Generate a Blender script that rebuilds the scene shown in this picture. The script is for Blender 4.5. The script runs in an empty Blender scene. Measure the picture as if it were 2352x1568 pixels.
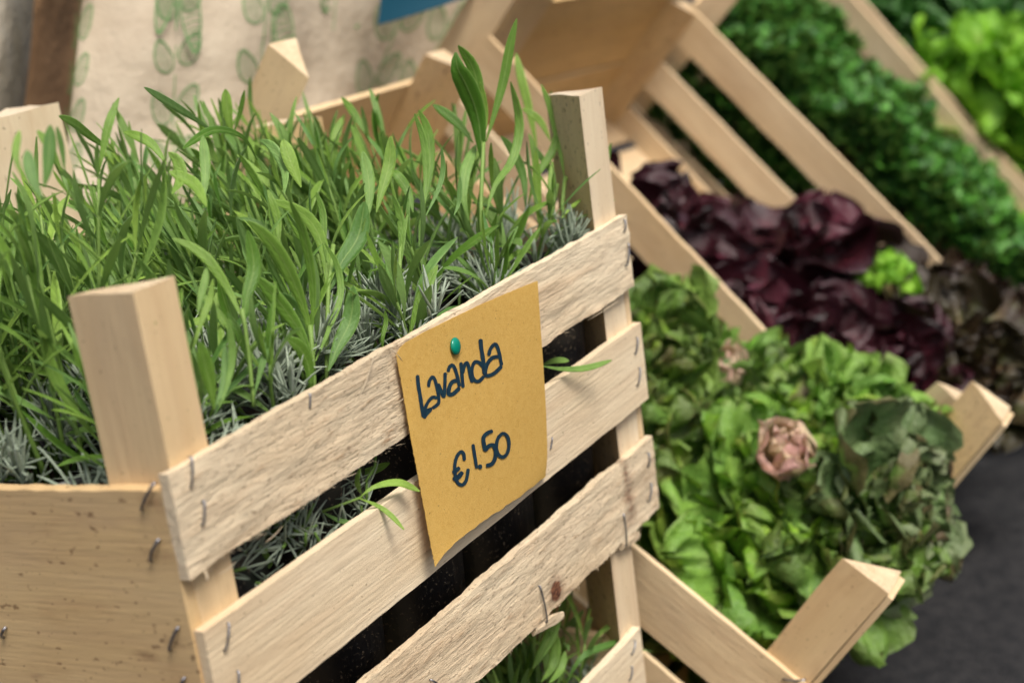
import bpy, math, random
import numpy as np
from mathutils import Vector, Matrix, noise

# ------------------------------------------------------------------ camera frame (pixels of a 2352 x 1568 picture)
F = 3440.; CX, CY = 1176., 784.
def nrm(v):
    v = np.array(v, float); return v/np.linalg.norm(v)
A_ = nrm([2164, 1367, -F]); U_ = -nrm([1438, -10942, -F]); U_ = nrm(U_-A_*(U_@A_)); B_ = np.cross(U_, A_)
RW = np.array([A_, B_, U_])                      # rows: world x, y, z axes seen by the camera
P0C = np.array([(385-CX)/F*.675, -(1090-CY)/F*.675, -.675])
CAM = RW@(-P0C)
X_, Y_, Z_ = np.eye(3)
def at(px, py, d):                               # a point seen at a pixel, d metres deep
    return RW@(np.array([(px-CX)/F*d, -(py-CY)/F*d, -d])-P0C)
def on(px, py, p, n):                            # a point seen at a pixel, on a plane
    r = RW@np.array([(px-CX)/F, -(py-CY)/F, -1.])
    return CAM+r*(np.dot(np.array(p, float)-CAM, n)/np.dot(r, n))
S = bpy.context.scene
cd = bpy.data.cameras.new('camera'); cam = bpy.data.objects.new('camera', cd); S.collection.objects.link(cam)
M = Matrix(((RW[0][0], RW[0][1], RW[0][2], CAM[0]), (RW[1][0], RW[1][1], RW[1][2], CAM[1]), (RW[2][0], RW[2][1], RW[2][2], CAM[2]), (0, 0, 0, 1)))
cam.matrix_world = M
cd.sensor_width = 36; cd.lens = 36*F/2352; cd.clip_start = .02; cd.clip_end = 100
cd.dof.use_dof = True; cd.dof.focus_distance = .88; cd.dof.aperture_fstop = 5.3; cd.dof.aperture_blades = 0
S.camera = cam
# ------------------------------------------------------------------ light
SUN = nrm([-.22, -.50, 1.0])                      # towards the light
W = bpy.data.worlds.new('World'); S.world = W; W.use_nodes = True
nt = W.node_tree; sky = nt.nodes.new('ShaderNodeTexSky'); sky.sky_type = 'NISHITA'; sky.sun_disc = False
sky.sun_elevation = math.asin(SUN[2]); sky.sun_rotation = math.atan2(SUN[0], SUN[1])
sky.air_density = 1.0; sky.dust_density = 6.0; sky.ozone_density = .6
bg = nt.nodes['Background']; nt.links.new(sky.outputs[0], bg.inputs[0]); bg.inputs[1].default_value = .058
ld = bpy.data.lights.new('sun', 'SUN'); ld.energy = 1.5; ld.angle = math.radians(20); ld.color = (1, .965, .92)
sun = bpy.data.objects.new('sun', ld); S.collection.objects.link(sun)
sun.rotation_euler = Vector(SUN).to_track_quat('Z', 'Y').to_euler()
S.view_settings.view_transform = 'Standard'; S.view_settings.look = 'None'; S.view_settings.exposure = 1.28; S.view_settings.gamma = 1
S.cycles.use_denoising = True
S.cycles.max_bounces = 8; S.cycles.transparent_max_bounces = 4

random.seed(7); np.random.seed(7)
GZ = -.535
COL = S.collection
# ------------------------------------------------------------------ mesh collector
class MB:
    def __init__(s): s.v = []; s.f = []; s.n = 0; s.a = {}; s.sm = []; s.mi = []
    def add(s, v, f, smooth=True, mi=0, **att):
        v = np.asarray(v, float); k = len(v); s.v.append(v)
        o = s.n; s.f.extend([tuple(i+o for i in q) for q in f]); s.n += k
        s.sm.extend([smooth]*len(f)); s.mi.extend([mi]*len(f))
        for n_ in set(list(att)+list(s.a)):
            if n_ not in s.a: s.a[n_] = [np.zeros((o,)+np.shape(att[n_])[1:])] if o else []
            x = att.get(n_)
            if x is None: x = np.zeros((k,)+(s.a[n_][0].shape[1:] if s.a[n_] else ()))
            s.a[n_].append(np.asarray(x, float))
    def build(s, name, mats, parent=None, loc=None):
        me = bpy.data.meshes.new(name)
        V = np.concatenate(s.v)
        off = np.array(parent['_loc'] if parent is not None and '_loc' in parent else (0, 0, 0), float)
        if parent is None and loc is not None: off = np.array(loc, float)
        me.from_pydata((V-off).tolist(), [], s.f)
        if not isinstance(mats, (list, tuple)): mats = [mats]
        for m in mats: me.materials.append(m)
        me.polygons.foreach_set('use_smooth', s.sm); me.polygons.foreach_set('material_index', s.mi)
        for k, parts in s.a.items():
            x = np.concatenate(parts)
            if x.ndim == 1:
                at_ = me.attributes.new(k, 'FLOAT', 'POINT'); at_.data.foreach_set('value', x)
            else:
                at_ = me.attributes.new(k, 'FLOAT_VECTOR', 'POINT'); at_.data.foreach_set('vector', x.ravel())
        me.update()
        o = bpy.data.objects.new(name, me); COL.objects.link(o)
        if parent is not None:
            o.parent = parent
        elif loc is not None: o.location = loc
        if parent is not None: o['_loc'] = list(off)
        return o
def thing(name, label, cat, loc, group=None):
    o = bpy.data.objects.new(name, None); COL.objects.link(o); o.location = loc; o['_loc'] = [float(c) for c in loc]
    o.empty_display_size = .05
    o['label'] = label; o['category'] = cat
    if group: o['group'] = group
    return o
def tag(o, label, cat, group=None):
    o['label'] = label; o['category'] = cat
    if group: o['group'] = group
def unit(v): return v/max(1e-9, np.linalg.norm(v))
def rot(v, ax, a):
    ax = unit(ax); return v*math.cos(a)+np.cross(ax, v)*math.sin(a)+ax*np.dot(ax, v)*(1-math.cos(a))
def tube(mb, pts, r, k=6, smooth=True, cap=True, **att):
    pts = np.array(pts, float); n = len(pts); r = np.full(n, r) if np.isscalar(r) else np.array(r, float)
    T = np.gradient(pts, axis=0); up = np.array([.3, .1, 1.]); V = []
    a = unit(np.cross(T[0], up))
    if np.linalg.norm(a) < .1: a = X_
    for i in range(n):
        t = unit(T[i]); a = unit(a-t*np.dot(a, t)); b = np.cross(t, a)
        for j in range(k):
            q = 2*math.pi*j/k; V.append(pts[i]+r[i]*(math.cos(q)*a+math.sin(q)*b))
    Fc = [(i*k+j, i*k+(j+1) % k, (i+1)*k+(j+1) % k, (i+1)*k+j) for i in range(n-1) for j in range(k)]
    if cap: Fc += [tuple(range(k))[::-1], tuple(range((n-1)*k, n*k))]
    mb.add(V, Fc, smooth, **{k_: np.full(n*k, x) if np.isscalar(x) else x for k_, x in att.items()})
# ------------------------------------------------------------------ materials
def new_mat(name):
    m = bpy.data.materials.new(name); m.use_nodes = True; t = m.node_tree
    return m, t, t.nodes, t.links, t.nodes['Principled BSDF']
def attr(N, name, out='Fac'):
    a = N.new('ShaderNodeAttribute'); a.attribute_name = name; return a.outputs[out]
def math_(N, L, op, a, b=None, c=None, clamp=False):
    n = N.new('ShaderNodeMath'); n.operation = op; n.use_clamp = clamp
    for i, x in enumerate((a, b, c)):
        if x is None: continue
        if isinstance(x, (int, float)): n.inputs[i].default_value = x
        else: L.new(x, n.inputs[i])
    return n.outputs[0]
def mix(N, L, fac, a, b, mode='MIX'):
    n = N.new('ShaderNodeMix'); n.data_type = 'RGBA'; n.blend_type = mode
    for s, x in ((n.inputs[0], fac), (n.inputs[6], a), (n.inputs[7], b)):
        if isinstance(x, (int, float)): s.default_value = x
        elif isinstance(x, tuple): s.default_value = x+(1,)
        else: L.new(x, s)
    return n.outputs[2]
def noise_(N, L, vec, scale, detail=4, rough=.6, out='Fac'):
    n = N.new('ShaderNodeTexNoise'); n.inputs['Scale'].default_value = scale; n.inputs['Detail'].default_value = detail; n.inputs['Roughness'].default_value = rough
    if vec is not None: L.new(vec, n.inputs['Vector'])
    return n.outputs[out]
def mapping(N, L, vec, sc):
    n = N.new('ShaderNodeMapping'); n.inputs['Scale'].default_value = sc; L.new(vec, n.inputs[0]); return n.outputs[0]
def ramp(N, L, x, lo, hi):
    n = N.new('ShaderNodeMapRange'); n.inputs[1].default_value = lo; n.inputs[2].default_value = hi; n.inputs[3].default_value = 0; n.inputs[4].default_value = 1; L.new(x, n.inputs[0]); return n.outputs[0]
def bump(N, L, h, dist, strength, prev=None):
    n = N.new('ShaderNodeBump'); n.inputs['Distance'].default_value = dist; n.inputs['Strength'].default_value = strength; L.new(h, n.inputs['Height'])
    if prev is not None: L.new(prev, n.inputs['Normal'])
    return n.outputs[0]

def wood_material():
    m, t, N, L, P = new_mat('raw_poplar_wood')
    gc = attr(N, 'gc', 'Vector'); tone = attr(N, 'tone'); stain = attr(N, 'stain'); rgh = attr(N, 'rgh')
    fine = noise_(N, L, mapping(N, L, gc, (14, 420, 420)), 1, 5, .65)
    mid = noise_(N, L, mapping(N, L, gc, (7, 70, 70)), 1, 4, .6)
    big = noise_(N, L, mapping(N, L, gc, (5, 16, 16)), 1, 3, .5)
    torn = noise_(N, L, mapping(N, L, gc, (45, 230, 230)), 1, 6, .7)
    speck = noise_(N, L, mapping(N, L, gc, (260, 420, 420)), 1, 2, .5)
    pale = mix(N, L, ramp(N, L, big, .3, .7), (.66, .53, .35), (.80, .70, .51))
    honey = mix(N, L, ramp(N, L, big, .3, .7), (.56, .37, .155), (.70, .49, .23))
    c = mix(N, L, tone, pale, honey)
    c = mix(N, L, math_(N, L, 'MULTIPLY', ramp(N, L, mid, .45, .8), .42), c, (.44, .27, .145))
    c = mix(N, L, math_(N, L, 'MULTIPLY', ramp(N, L, fine, .35, .75), .26), c, (.50, .33, .19))
    c = mix(N, L, math_(N, L, 'MULTIPLY', math_(N, L, 'MULTIPLY', ramp(N, L, torn, .55, .72), rgh), .8), c, (.42, .26, .14))
    c = mix(N, L, math_(N, L, 'MULTIPLY', ramp(N, L, speck, .70, .74), .6), c, (.13, .08, .045))
    smd = ramp(N, L, noise_(N, L, mapping(N, L, gc, (16, 26, 26)), 1, 4, .65), .54, .74)
    c = mix(N, L, math_(N, L, 'MULTIPLY', math_(N, L, 'MULTIPLY', smd, tone), .35), c, (.36, .19, .08))
    dirt = math_(N, L, 'MULTIPLY', ramp(N, L, noise_(N, L, mapping(N, L, gc, (240, 420, 420)), 1, 3, .6), .60, .66), ramp(N, L, rgh, .6, .9))
    c = mix(N, L, math_(N, L, 'MULTIPLY', dirt, .55), c, (.17, .10, .06))
    wash = ramp(N, L, noise_(N, L, mapping(N, L, gc, (9, 22, 22)), 1, 4, .6), .50, .72)
    c = mix(N, L, math_(N, L, 'MULTIPLY', wash, .30), c, (.42, .30, .19))
    st = math_(N, L, 'MULTIPLY', stain, math_(N, L, 'ADD', ramp(N, L, torn, .3, .62), math_(N, L, 'MULTIPLY', ramp(N, L, stain, .75, 1), 1.0)), None, True)
    dk = mix(N, L, ramp(N, L, speck, .4, .6), (.075, .026, .014), (.23, .10, .05))
    c = mix(N, L, st, c, dk)
    L.new(c, P.inputs['Base Color']); P.inputs['Roughness'].default_value = .78; P.inputs['Specular IOR Level'].default_value = .25
    c = mix(N, L, math_(N, L, 'MULTIPLY', math_(N, L, 'MULTIPLY', ramp(N, L, noise_(N, L, mapping(N, L, gc, (150, 260, 260)), 1, 2, .5), .665, .70), ramp(N, L, tone, .6, .85)), .7), c, (.16, .085, .04)); L.new(c, P.inputs['Base Color'])
    h = math_(N, L, 'ADD', math_(N, L, 'MULTIPLY', fine, .5), math_(N, L, 'MULTIPLY', torn, math_(N, L, 'ADD', .25, math_(N, L, 'MULTIPLY', rgh, 1.6))))
    h = math_(N, L, 'MULTIPLY', h, math_(N, L, 'SUBTRACT', 1., math_(N, L, 'MULTIPLY', tone, .65)))
    L.new(bump(N, L, h, .0013, 1.), P.inputs['Normal'])
    return m
WOOD = wood_material()

def leaf_material(name, c0, c1, vein, under, tip=None, rough=.55, trans=.28, fuzz=.25, gray=None):
    m, t, N, L, P = new_mat(name)
    rnd = attr(N, 'rnd'); s = attr(N, 'ls'); tt = attr(N, 'lt')
    g = N.new('ShaderNodeNewGeometry')
    pos = g.outputs['Position']
    n1 = noise_(N, L, pos, 160, 3)
    c = mix(N, L, rnd, c0, c1)
    if gray: c = mix(N, L, math_(N, L, 'MULTIPLY', ramp(N, L, math_(N, L, 'FRACT', math_(N, L, 'MULTIPLY', rnd, 7.3)), .55, 1.), .75), c, gray)
    c = mix(N, L, math_(N, L, 'MULTIPLY', ramp(N, L, n1, .35, .7), .3), c, tuple(x*.55 for x in c0))
    if tip: c = mix(N, L, math_(N, L, 'MULTIPLY', ramp(N, L, tt, .25, 1.), .55), c, tip)
    mid = ramp(N, L, math_(N, L, 'ABSOLUTE', s), .11, .01)
    edge = ramp(N, L, math_(N, L, 'ABSOLUTE', s), .86, 1.)
    c = mix(N, L, math_(N, L, 'MULTIPLY', math_(N, L, 'MAXIMUM', mid, math_(N, L, 'MULTIPLY', edge, .8)), .42), c, vein)
    c = mix(N, L, math_(N, L, 'MULTIPLY', g.outputs['Backfacing'], .75), c, under)
    L.new(c, P.inputs['Base Color']); P.inputs['Roughness'].default_value = rough; P.inputs['Specular IOR Level'].default_value = .35
    P.inputs['Sheen Weight'].default_value = fuzz; P.inputs['Sheen Roughness'].default_value = .4
    v = math_(N, L, 'SINE', math_(N, L, 'SUBTRACT', math_(N, L, 'MULTIPLY', tt, 75.), math_(N, L, 'MULTIPLY', math_(N, L, 'ABSOLUTE', s), 9.)))
    h = math_(N, L, 'ADD', math_(N, L, 'MULTIPLY', v, .12), noise_(N, L, pos, 900, 3))
    L.new(bump(N, L, h, .0006, .55), P.inputs['Normal'])
    tr = N.new('ShaderNodeBsdfTranslucent'); L.new(mix(N, L, .5, c, (.35, .55, .08)), tr.inputs[0])
    ms = N.new('ShaderNodeMixShader'); ms.inputs[0].default_value = trans
    L.new(P.outputs[0], ms.inputs[1]); L.new(tr.outputs[0], ms.inputs[2]); L.new(ms.outputs[0], N['Material Output'].inputs[0])
    return m
LEAF = leaf_material('lavender_leaf', (.045, .145, .008), (.32, .50, .085), (.38, .50, .16), (.20, .33, .10), fuzz=.05, trans=.32, rough=.46, gray=(.15, .30, .10))
NEEDLE = leaf_material('lavender_gray_leaf', (.17, .23, .14), (.50, .57, .43), (.38, .44, .33), (.30, .36, .27), trans=.1, fuzz=.1)
STEM = leaf_material('lavender_stem', (.10, .19, .03), (.22, .34, .08), (.22, .34, .08), (.22, .34, .08), trans=.05, fuzz=.0)
def lettuce_material(name, blade0, blade1, margin, rib, mstart=.55, rough=.38, under=None, trans=.22, accent=None):
    m, t, N, L, P = new_mat(name)
    e = attr(N, 'le'); s = attr(N, 'ls'); tt = attr(N, 'lt'); rnd = attr(N, 'rnd')
    g = N.new('ShaderNodeNewGeometry'); pos = g.outputs['Position']
    n1 = noise_(N, L, pos, 45, 4); n2 = noise_(N, L, pos, 190, 4)
    c = mix(N, L, math_(N, L, 'ADD', math_(N, L, 'MULTIPLY', ramp(N, L, n2, .3, .7), .35), math_(N, L, 'MULTIPLY', math_(N, L, 'POWER', rnd, 1.6), .65)), blade0, blade1)
    mg = ramp(N, L, math_(N, L, 'ADD', e, math_(N, L, 'MULTIPLY', math_(N, L, 'SUBTRACT', n1, .5), 1.1)), mstart, mstart+.3)
    c = mix(N, L, math_(N, L, 'MULTIPLY', mg, math_(N, L, 'ADD', .35, math_(N, L, 'MULTIPLY', rnd, .6))), c, margin)
    if accent: c = mix(N, L, math_(N, L, 'MULTIPLY', ramp(N, L, math_(N, L, 'FRACT', math_(N, L, 'MULTIPLY', rnd, 5.7)), .80, .90), math_(N, L, 'SUBTRACT', 1., math_(N, L, 'MULTIPLY', e, .6))), c, accent)
    rb = math_(N, L, 'MULTIPLY', ramp(N, L, math_(N, L, 'ABSOLUTE', s), .20, .05), ramp(N, L, tt, .85, .35))
    rb = math_(N, L, 'MAXIMUM', rb, math_(N, L, 'MULTIPLY', ramp(N, L, tt, .30, .08), .9))
    c = mix(N, L, rb, c, rib)
    if under: c = mix(N, L, math_(N, L, 'MULTIPLY', g.outputs['Backfacing'], .6), c, under)
    L.new(c, P.inputs['Base Color']); P.inputs['Roughness'].default_value = rough; P.inputs['Specular IOR Level'].default_value = .45
    L.new(bump(N, L, math_(N, L, 'ADD', n2, math_(N, L, 'MULTIPLY', n1, 1.5)), .004, .7), P.inputs['Normal'])
    tr = N.new('ShaderNodeBsdfTranslucent'); L.new(c, tr.inputs[0])
    ms = N.new('ShaderNodeMixShader'); ms.inputs[0].default_value = trans
    L.new(P.outputs[0], ms.inputs[1]); L.new(tr.outputs[0], ms.inputs[2]); L.new(ms.outputs[0], N['Material Output'].inputs[0])
    return m
LET_G = lettuce_material('green_red_lettuce', (.020, .10, .004), (.38, .64, .05), (.12, .085, .05), (.55, .66, .28), .72, under=(.14, .25, .06), trans=.30, accent=(.50, .72, .12))
LET_G2 = lettuce_material('fresh_green_lettuce', (.04, .19, .006), (.44, .74, .07), (.22, .20, .06), (.60, .72, .30), .85, under=(.20, .36, .08), trans=.34, accent=(.55, .78, .14))
LET_G3 = lettuce_material('bronze_green_lettuce', (.03, .11, .012), (.26, .44, .09), (.13, .075, .05), (.45, .54, .24), .58, under=(.17, .26, .11), trans=.22)
HEART = lettuce_material('pale_pink_heart', (.72, .66, .36), (.84, .64, .52), (.72, .42, .38), (.80, .80, .50), .6, trans=.35)
LET_R2 = lettuce_material('bronze_red_lettuce', (.020, .022, .006), (.10, .11, .03), (.025, .008, .007), (.25, .16, .08), .35, rough=.25, trans=.1)
LET_R = lettuce_material('dark_red_lettuce', (.010, .003, .002), (.046, .006, .006), (.007, .004, .004), (.30, .045, .07), .55, rough=.22, under=(.05, .012, .018), trans=.08, accent=(.26, .05, .085))
LET_L = lettuce_material('lime_lettuce', (.17, .42, .02), (.34, .62, .05), (.16, .38, .03), (.48, .62, .2), .8, trans=.3)
LET_D = lettuce_material('dark_green_lettuce', (.014, .085, .008), (.07, .24, .03), (.05, .14, .03), (.2, .35, .12), .7)
HERB = leaf_material('parsley_leaf', (.012, .075, .008), (.10, .30, .035), (.05, .16, .03), (.08, .19, .06), trans=.15, fuzz=.0, rough=.45)
def plain(name, col, rough=.6, spec=.3, nz=None, metal=0, b=None):
    m, t, N, L, P = new_mat(name)
    P.inputs['Base Color'].default_value = col+(1,); P.inputs['Roughness'].default_value = rough; P.inputs['Specular IOR Level'].default_value = spec; P.inputs['Metallic'].default_value = metal
    g = N.new('ShaderNodeNewGeometry')
    if nz:
        sc, c2, lo, hi = nz
        L.new(mix(N, L, ramp(N, L, noise_(N, L, g.outputs['Position'], sc, 5), lo, hi), col, c2), P.inputs['Base Color'])
    if b:
        L.new(bump(N, L, noise_(N, L, g.outputs['Position'], b[0], 5), b[1], b[2]), P.inputs['Normal'])
    return m
def pot_material():
    m, t, N, L, P = new_mat('black_pot_plastic')
    g = N.new('ShaderNodeNewGeometry'); pos = g.outputs['Position']
    a = noise_(N, L, pos, 480, 3, .6); b_ = noise_(N, L, pos, 28, 3)
    d = math_(N, L, 'MULTIPLY', ramp(N, L, a, .60, .66), ramp(N, L, b_, .36, .55))
    c = mix(N, L, ramp(N, L, b_, .3, .7), (.008, .008, .009), (.028, .026, .025))
    L.new(mix(N, L, d, c, (.32, .24, .15)), P.inputs['Base Color']); P.inputs['Roughness'].default_value = .42
    L.new(bump(N, L, d, .0006, .8), P.inputs['Normal'])
    return m
POT = pot_material()
SOIL = plain('potting_soil', (.018, .012, .008), .95, .1, (220, (.07, .045, .03), .5, .7), b=(300, .004, 1))
STAPLE = plain('staple_wire', (.30, .30, .32), .34, .5, (260, (.05, .03, .025), .5, .75), metal=.9)
INK = plain('marker_ink', (.006, .022, .042), .5, .3, (420, (.012, .045, .06), .4, .7))
TACK = plain('green_tack_plastic', (.0, .20, .13), .22, .5)
def paper_material():
    m, t, N, L, P = new_mat('ochre_recycled_paper')
    g = N.new('ShaderNodeNewGeometry'); pos = g.outputs['Position']
    a = noise_(N, L, pos, 1500, 3, .6); b_ = noise_(N, L, pos, 620, 2, .5); k = noise_(N, L, pos, 240, 3, .6)
    c = mix(N, L, ramp(N, L, a, .3, .7), (.50, .295, .065), (.66, .42, .115))
    c = mix(N, L, math_(N, L, 'MULTIPLY', ramp(N, L, k, .35, .65), .25), c, (.70, .47, .15))
    c = mix(N, L, math_(N, L, 'MULTIPLY', ramp(N, L, b_, .70, .745), .65), c, (.12, .09, .03))
    L.new(c, P.inputs['Base Color']); P.inputs['Roughness'].default_value = .88; P.inputs['Specular IOR Level'].default_value = .15
    L.new(bump(N, L, a, .0004, .5), P.inputs['Normal'])
    tr = N.new('ShaderNodeBsdfTranslucent'); L.new(c, tr.inputs[0]); ms = N.new('ShaderNodeMixShader'); ms.inputs[0].default_value = .12
    L.new(P.outputs[0], ms.inputs[1]); L.new(tr.outputs[0], ms.inputs[2]); L.new(ms.outputs[0], N['Material Output'].inputs[0])
    return m
PAPER = paper_material()
ASPH = plain('asphalt_surface', (.012, .0125, .014), .85, .25, (60, (.034, .033, .033), .35, .75), b=(240, .004, 1))
BAG = plain('printed_cotton', (.47, .405, .305), .9, .1, (9, (.38, .315, .23), .35, .65), b=(14, .02, .5))
GPRINT = plain('green_print_ink', (.095, .22, .07), .9, .1, (120, (.18, .28, .13), .4, .7))
KRAFT = plain('brown_kraft_paper', (.22, .125, .06), .85, .2, (8, (.30, .18, .09), .3, .7), b=(10, .02, .5))
LINEN = plain('gray_linen', (.40, .335, .215), .9, .1, (7, (.38, .35, .29), .3, .7), b=(12, .02, .5))
TEAL = plain('teal_card', (.0, .050, .085), .6, .3)
STEEL = plain('dark_painted_steel', (.03, .03, .032), .5, .4, b=(60, .001, .4))

# ------------------------------------------------------------------ boards
def board(mb, f, u, s, n, grain=0, res=.006, rough=.0, edge=.0, tone=.0, stain=None, rgh=.3, bow=None, seed=None):
    """closed plank between local limits, mapped into the world by f; the thin axis is found by itself"""
    lim = [u, s, n]; size = [abs(b-a) for a, b in lim]; th = int(np.argmin(size)); axs = [a for a in range(3) if a != th]
    if grain == th: grain = axs[0]
    ga = grain; ca = [a for a in axs if a != ga][0]
    ng = max(2, int(size[ga]/res)); nc = max(2, int(size[ca]/res))
    sd = random.random()*50 if seed is None else seed
    off = np.array([random.random()*9, random.random()*9, random.random()*9])
    G = np.linspace(lim[ga][0], lim[ga][1], ng+1); C = np.linspace(lim[ca][0], lim[ca][1], nc+1)
    gg, cc = np.meshgrid(G, C, indexing='ij')
    if edge:
        for side in (0, nc):
            dv = np.array([noise.noise(Vector((g_*22, sd, side)))+.5*noise.noise(Vector((g_*90, sd+3, side)))+.25*noise.noise(Vector((g_*260, sd+3, side))) for g_ in G])*edge
            w = np.clip(1-np.abs(np.arange(nc+1)-side)/2., 0, 1)
            cc = cc+dv[:, None]*w[None, :]
    def sheet(level, sgn):
        t = np.full(gg.shape, level)
        if rough:
            for i in range(ng+1):
                for j in range(nc+1):
                    a, b = gg[i, j], cc[i, j]
                    t[i, j] += sgn*rough*(noise.noise(Vector((a*30, b*110, sd)))+.7*noise.noise(Vector((a*75, b*380, sd+7))))
        if bow is not None: t = t+bow(gg, cc)
        p = [None]*3; p[ga] = gg; p[ca] = cc; p[th] = t
        return [q.ravel() for q in p]
    lo, hi = min(lim[th]), max(lim[th])
    sheets = [sheet(lo, -1), sheet(hi, 1)]
    def put(p, faces, smooth):
        gcv = np.stack([p[ga], p[ca], p[th]], 1)+off
        st = np.zeros(len(p[0])) if stain is None else np.clip(stain(p[0], p[1], p[2]), 0, 1)
        mb.add(f(*p), faces, smooth, gc=gcv, tone=np.full(len(p[0]), tone), stain=st, rgh=np.full(len(p[0]), rgh) if np.isscalar(rgh) else rgh(p[0], p[1], p[2]))
    idx = lambda i, j: i*(nc+1)+j
    Q = [(idx(i, j), idx(i+1, j), idx(i+1, j+1), idx(i, j+1)) for i in range(ng) for j in range(nc)]
    put(sheets[0], Q, True); put(sheets[1], [q[::-1] for q in Q], True)
    for ring in ([idx(i, 0) for i in range(ng+1)], [idx(i, nc) for i in range(ng+1)], [idx(0, j) for j in range(nc+1)], [idx(ng, j) for j in range(nc+1)]):
        r = len(ring); p = [np.concatenate([sheets[0][k][ring], sheets[1][k][ring]]) for k in range(3)]
        put(p, [(i, i+1, r+i+1, r+i) for i in range(r-1)], False)
def post(mb, f, cu, cs, su, ss, a, b, n0, n1, tone=.3, rough=.0003, top=.003):
    """triangular corner post: right angle at (cu, cs), legs a along su*u and b along ss*s"""
    k = 14; tri = [(cu, cs), (cu+su*a, cs), (cu, cs+ss*b)]; off = np.random.rand(3)*9; sd = random.random()*40
    rings = np.linspace(n0, n1, k+1)
    topo = lambda uu, s_: top*(.35*noise.noise(Vector((uu*40, s_*40, sd)))+.25*noise.noise(Vector((uu*400, s_*400, sd)))-.45*abs(s_-cs)/.04)
    for e in range(3):
        (u0, s0), (u1, s1) = tri[e], tri[(e+1) % 3]; m_ = 5; U = []; Sx = []; Nn = []; G = []
        for i, n_ in enumerate(rings):
            for j in range(m_+1):
                q = j/m_; uu = u0+(u1-u0)*q; s_ = s0+(s1-s0)*q
                w = noise.noise(Vector((uu*30+sd, s_*30, n_*14)))*rough*2
                nn = n_+(topo(uu, s_) if i == k else 0)
                U.append(uu+w); Sx.append(s_+w); Nn.append(nn); G.append((n_, q*.04+e*.1, 0))
        fc = [(i*(m_+1)+j, i*(m_+1)+j+1, (i+1)*(m_+1)+j+1, (i+1)*(m_+1)+j) for i in range(k) for j in range(m_)]
        kk = len(U); mb.add(f(np.array(U), np.array(Sx), np.array(Nn)), fc, True, gc=np.array(G)+off, tone=np.full(kk, max(tone, .85) if e == 1 else tone), stain=np.zeros(kk), rgh=np.full(kk, .9 if e == 1 else .15))
    for n_ in (n0, n1):
        U, Sx, Nn = [], [], []
        ks = 5
        for e in range(3):
            (u0, s0), (u1, s1) = tri[e], tri[(e+1) % 3]
            for j in range(ks):
                q = j/ks; uu = u0+(u1-u0)*q; s_ = s0+(s1-s0)*q
                U.append(uu+noise.noise(Vector((uu*30+sd, s_*30, n_*14)))*rough*2); Sx.append(s_+noise.noise(Vector((uu*30+sd, s_*30, n_*14)))*rough*2)
                Nn.append(n_+(topo(uu, s_) if n_ == n1 else 0))
        kk = len(U); U, Sx, Nn = map(np.array, (U, Sx, Nn))
        U = np.append(U, U.mean()); Sx = np.append(Sx, Sx.mean()); Nn = np.append(Nn, Nn.mean())
        mb.add(f(U, Sx, Nn), [(kk, j, (j+1) % kk) for j in range(kk)], False, gc=np.stack([Sx*6, U, Nn], 1)+off, tone=np.full(kk+1, tone*.5), stain=np.zeros(kk+1), rgh=np.full(kk+1, 1.))
def staple(parent, p, q, out, h=.0013, r=.0006):
    """bent wire from p to q standing h proud along out"""
    p, q, out = map(np.array, (p, q, out)); m = MB()
    k = noise.noise(Vector(p*200))*.0005; sd = np.cross(q-p, out); sd = unit(sd)
    pts = [p-out*.001, p+out*h*.6, p+(q-p)*.12+out*h, p+(q-p)*.5+out*h*1.4+sd*k, p+(q-p)*.88+out*h, q+out*h*.6, q-out*.001]
    tube(m, pts, r, 6); return m.build('staple', STAPLE, parent)

# ================================================================== SETTING
def grid_sheet(x0, x1, y0, y1, z, step, amp):
    m = MB(); xs = np.arange(x0, x1+1e-6, step); ys = np.arange(y0, y1+1e-6, step); V = []
    for x in xs:
        for y in ys: V.append((x, y, z+amp*noise.noise(Vector((x*3, y*3, 0)))))
    k = len(ys); m.add(V, [(i*k+j, (i+1)*k+j, (i+1)*k+j+1, i*k+j+1) for i in range(len(xs)-1) for j in range(k-1)])
    return m
g = grid_sheet(-30, 30, -30, 30, GZ, 1.0, .0).build('ground', ASPH); g['kind'] = 'structure'

# ================================================================== LAVENDER CRATES
CRG = 'slatted wooden market crates'
def fid(u, s, n): return np.stack([u, s, n], 1)
def f_lav(u, s, n):                                # the crate racks a little: its floor and rims sink to the back
    return np.stack([u+0*s, s, n-.05*s], 1)
def slat_stains(u, s, n):
    w = np.zeros(len(u))
    kx, kz = on(1277, 1357, [0, 0, 0], Y_)[[0, 2]]
    a = np.sqrt(((u-kx)/.0085)**2+((n-kz)/.0095)**2); w = np.maximum(w, np.clip(1.5-a*.9, 0, 1))
    for px, py, ru, rn, st in ((1436, 1085, .0035, .015, .9), (1445, 1140, .006, .014, .9), (1450, 1172, .007, .010, .8), (1170, 1408, .002, .002, .7)):
        q = on(px, py, [0, 0, 0], Y_); a = np.sqrt(((u-q[0])/ru)**2+((n-q[2])/rn)**2); w = np.maximum(w, np.clip(st*1.25-a*.6, 0, .8))
    return w
def torn(u, s, n): return np.clip(.55+.8*np.exp(-((u-.155)/.045)**2)+.35*np.exp(-((u-.05)/.06)**2), 0, 1.3)

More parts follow.
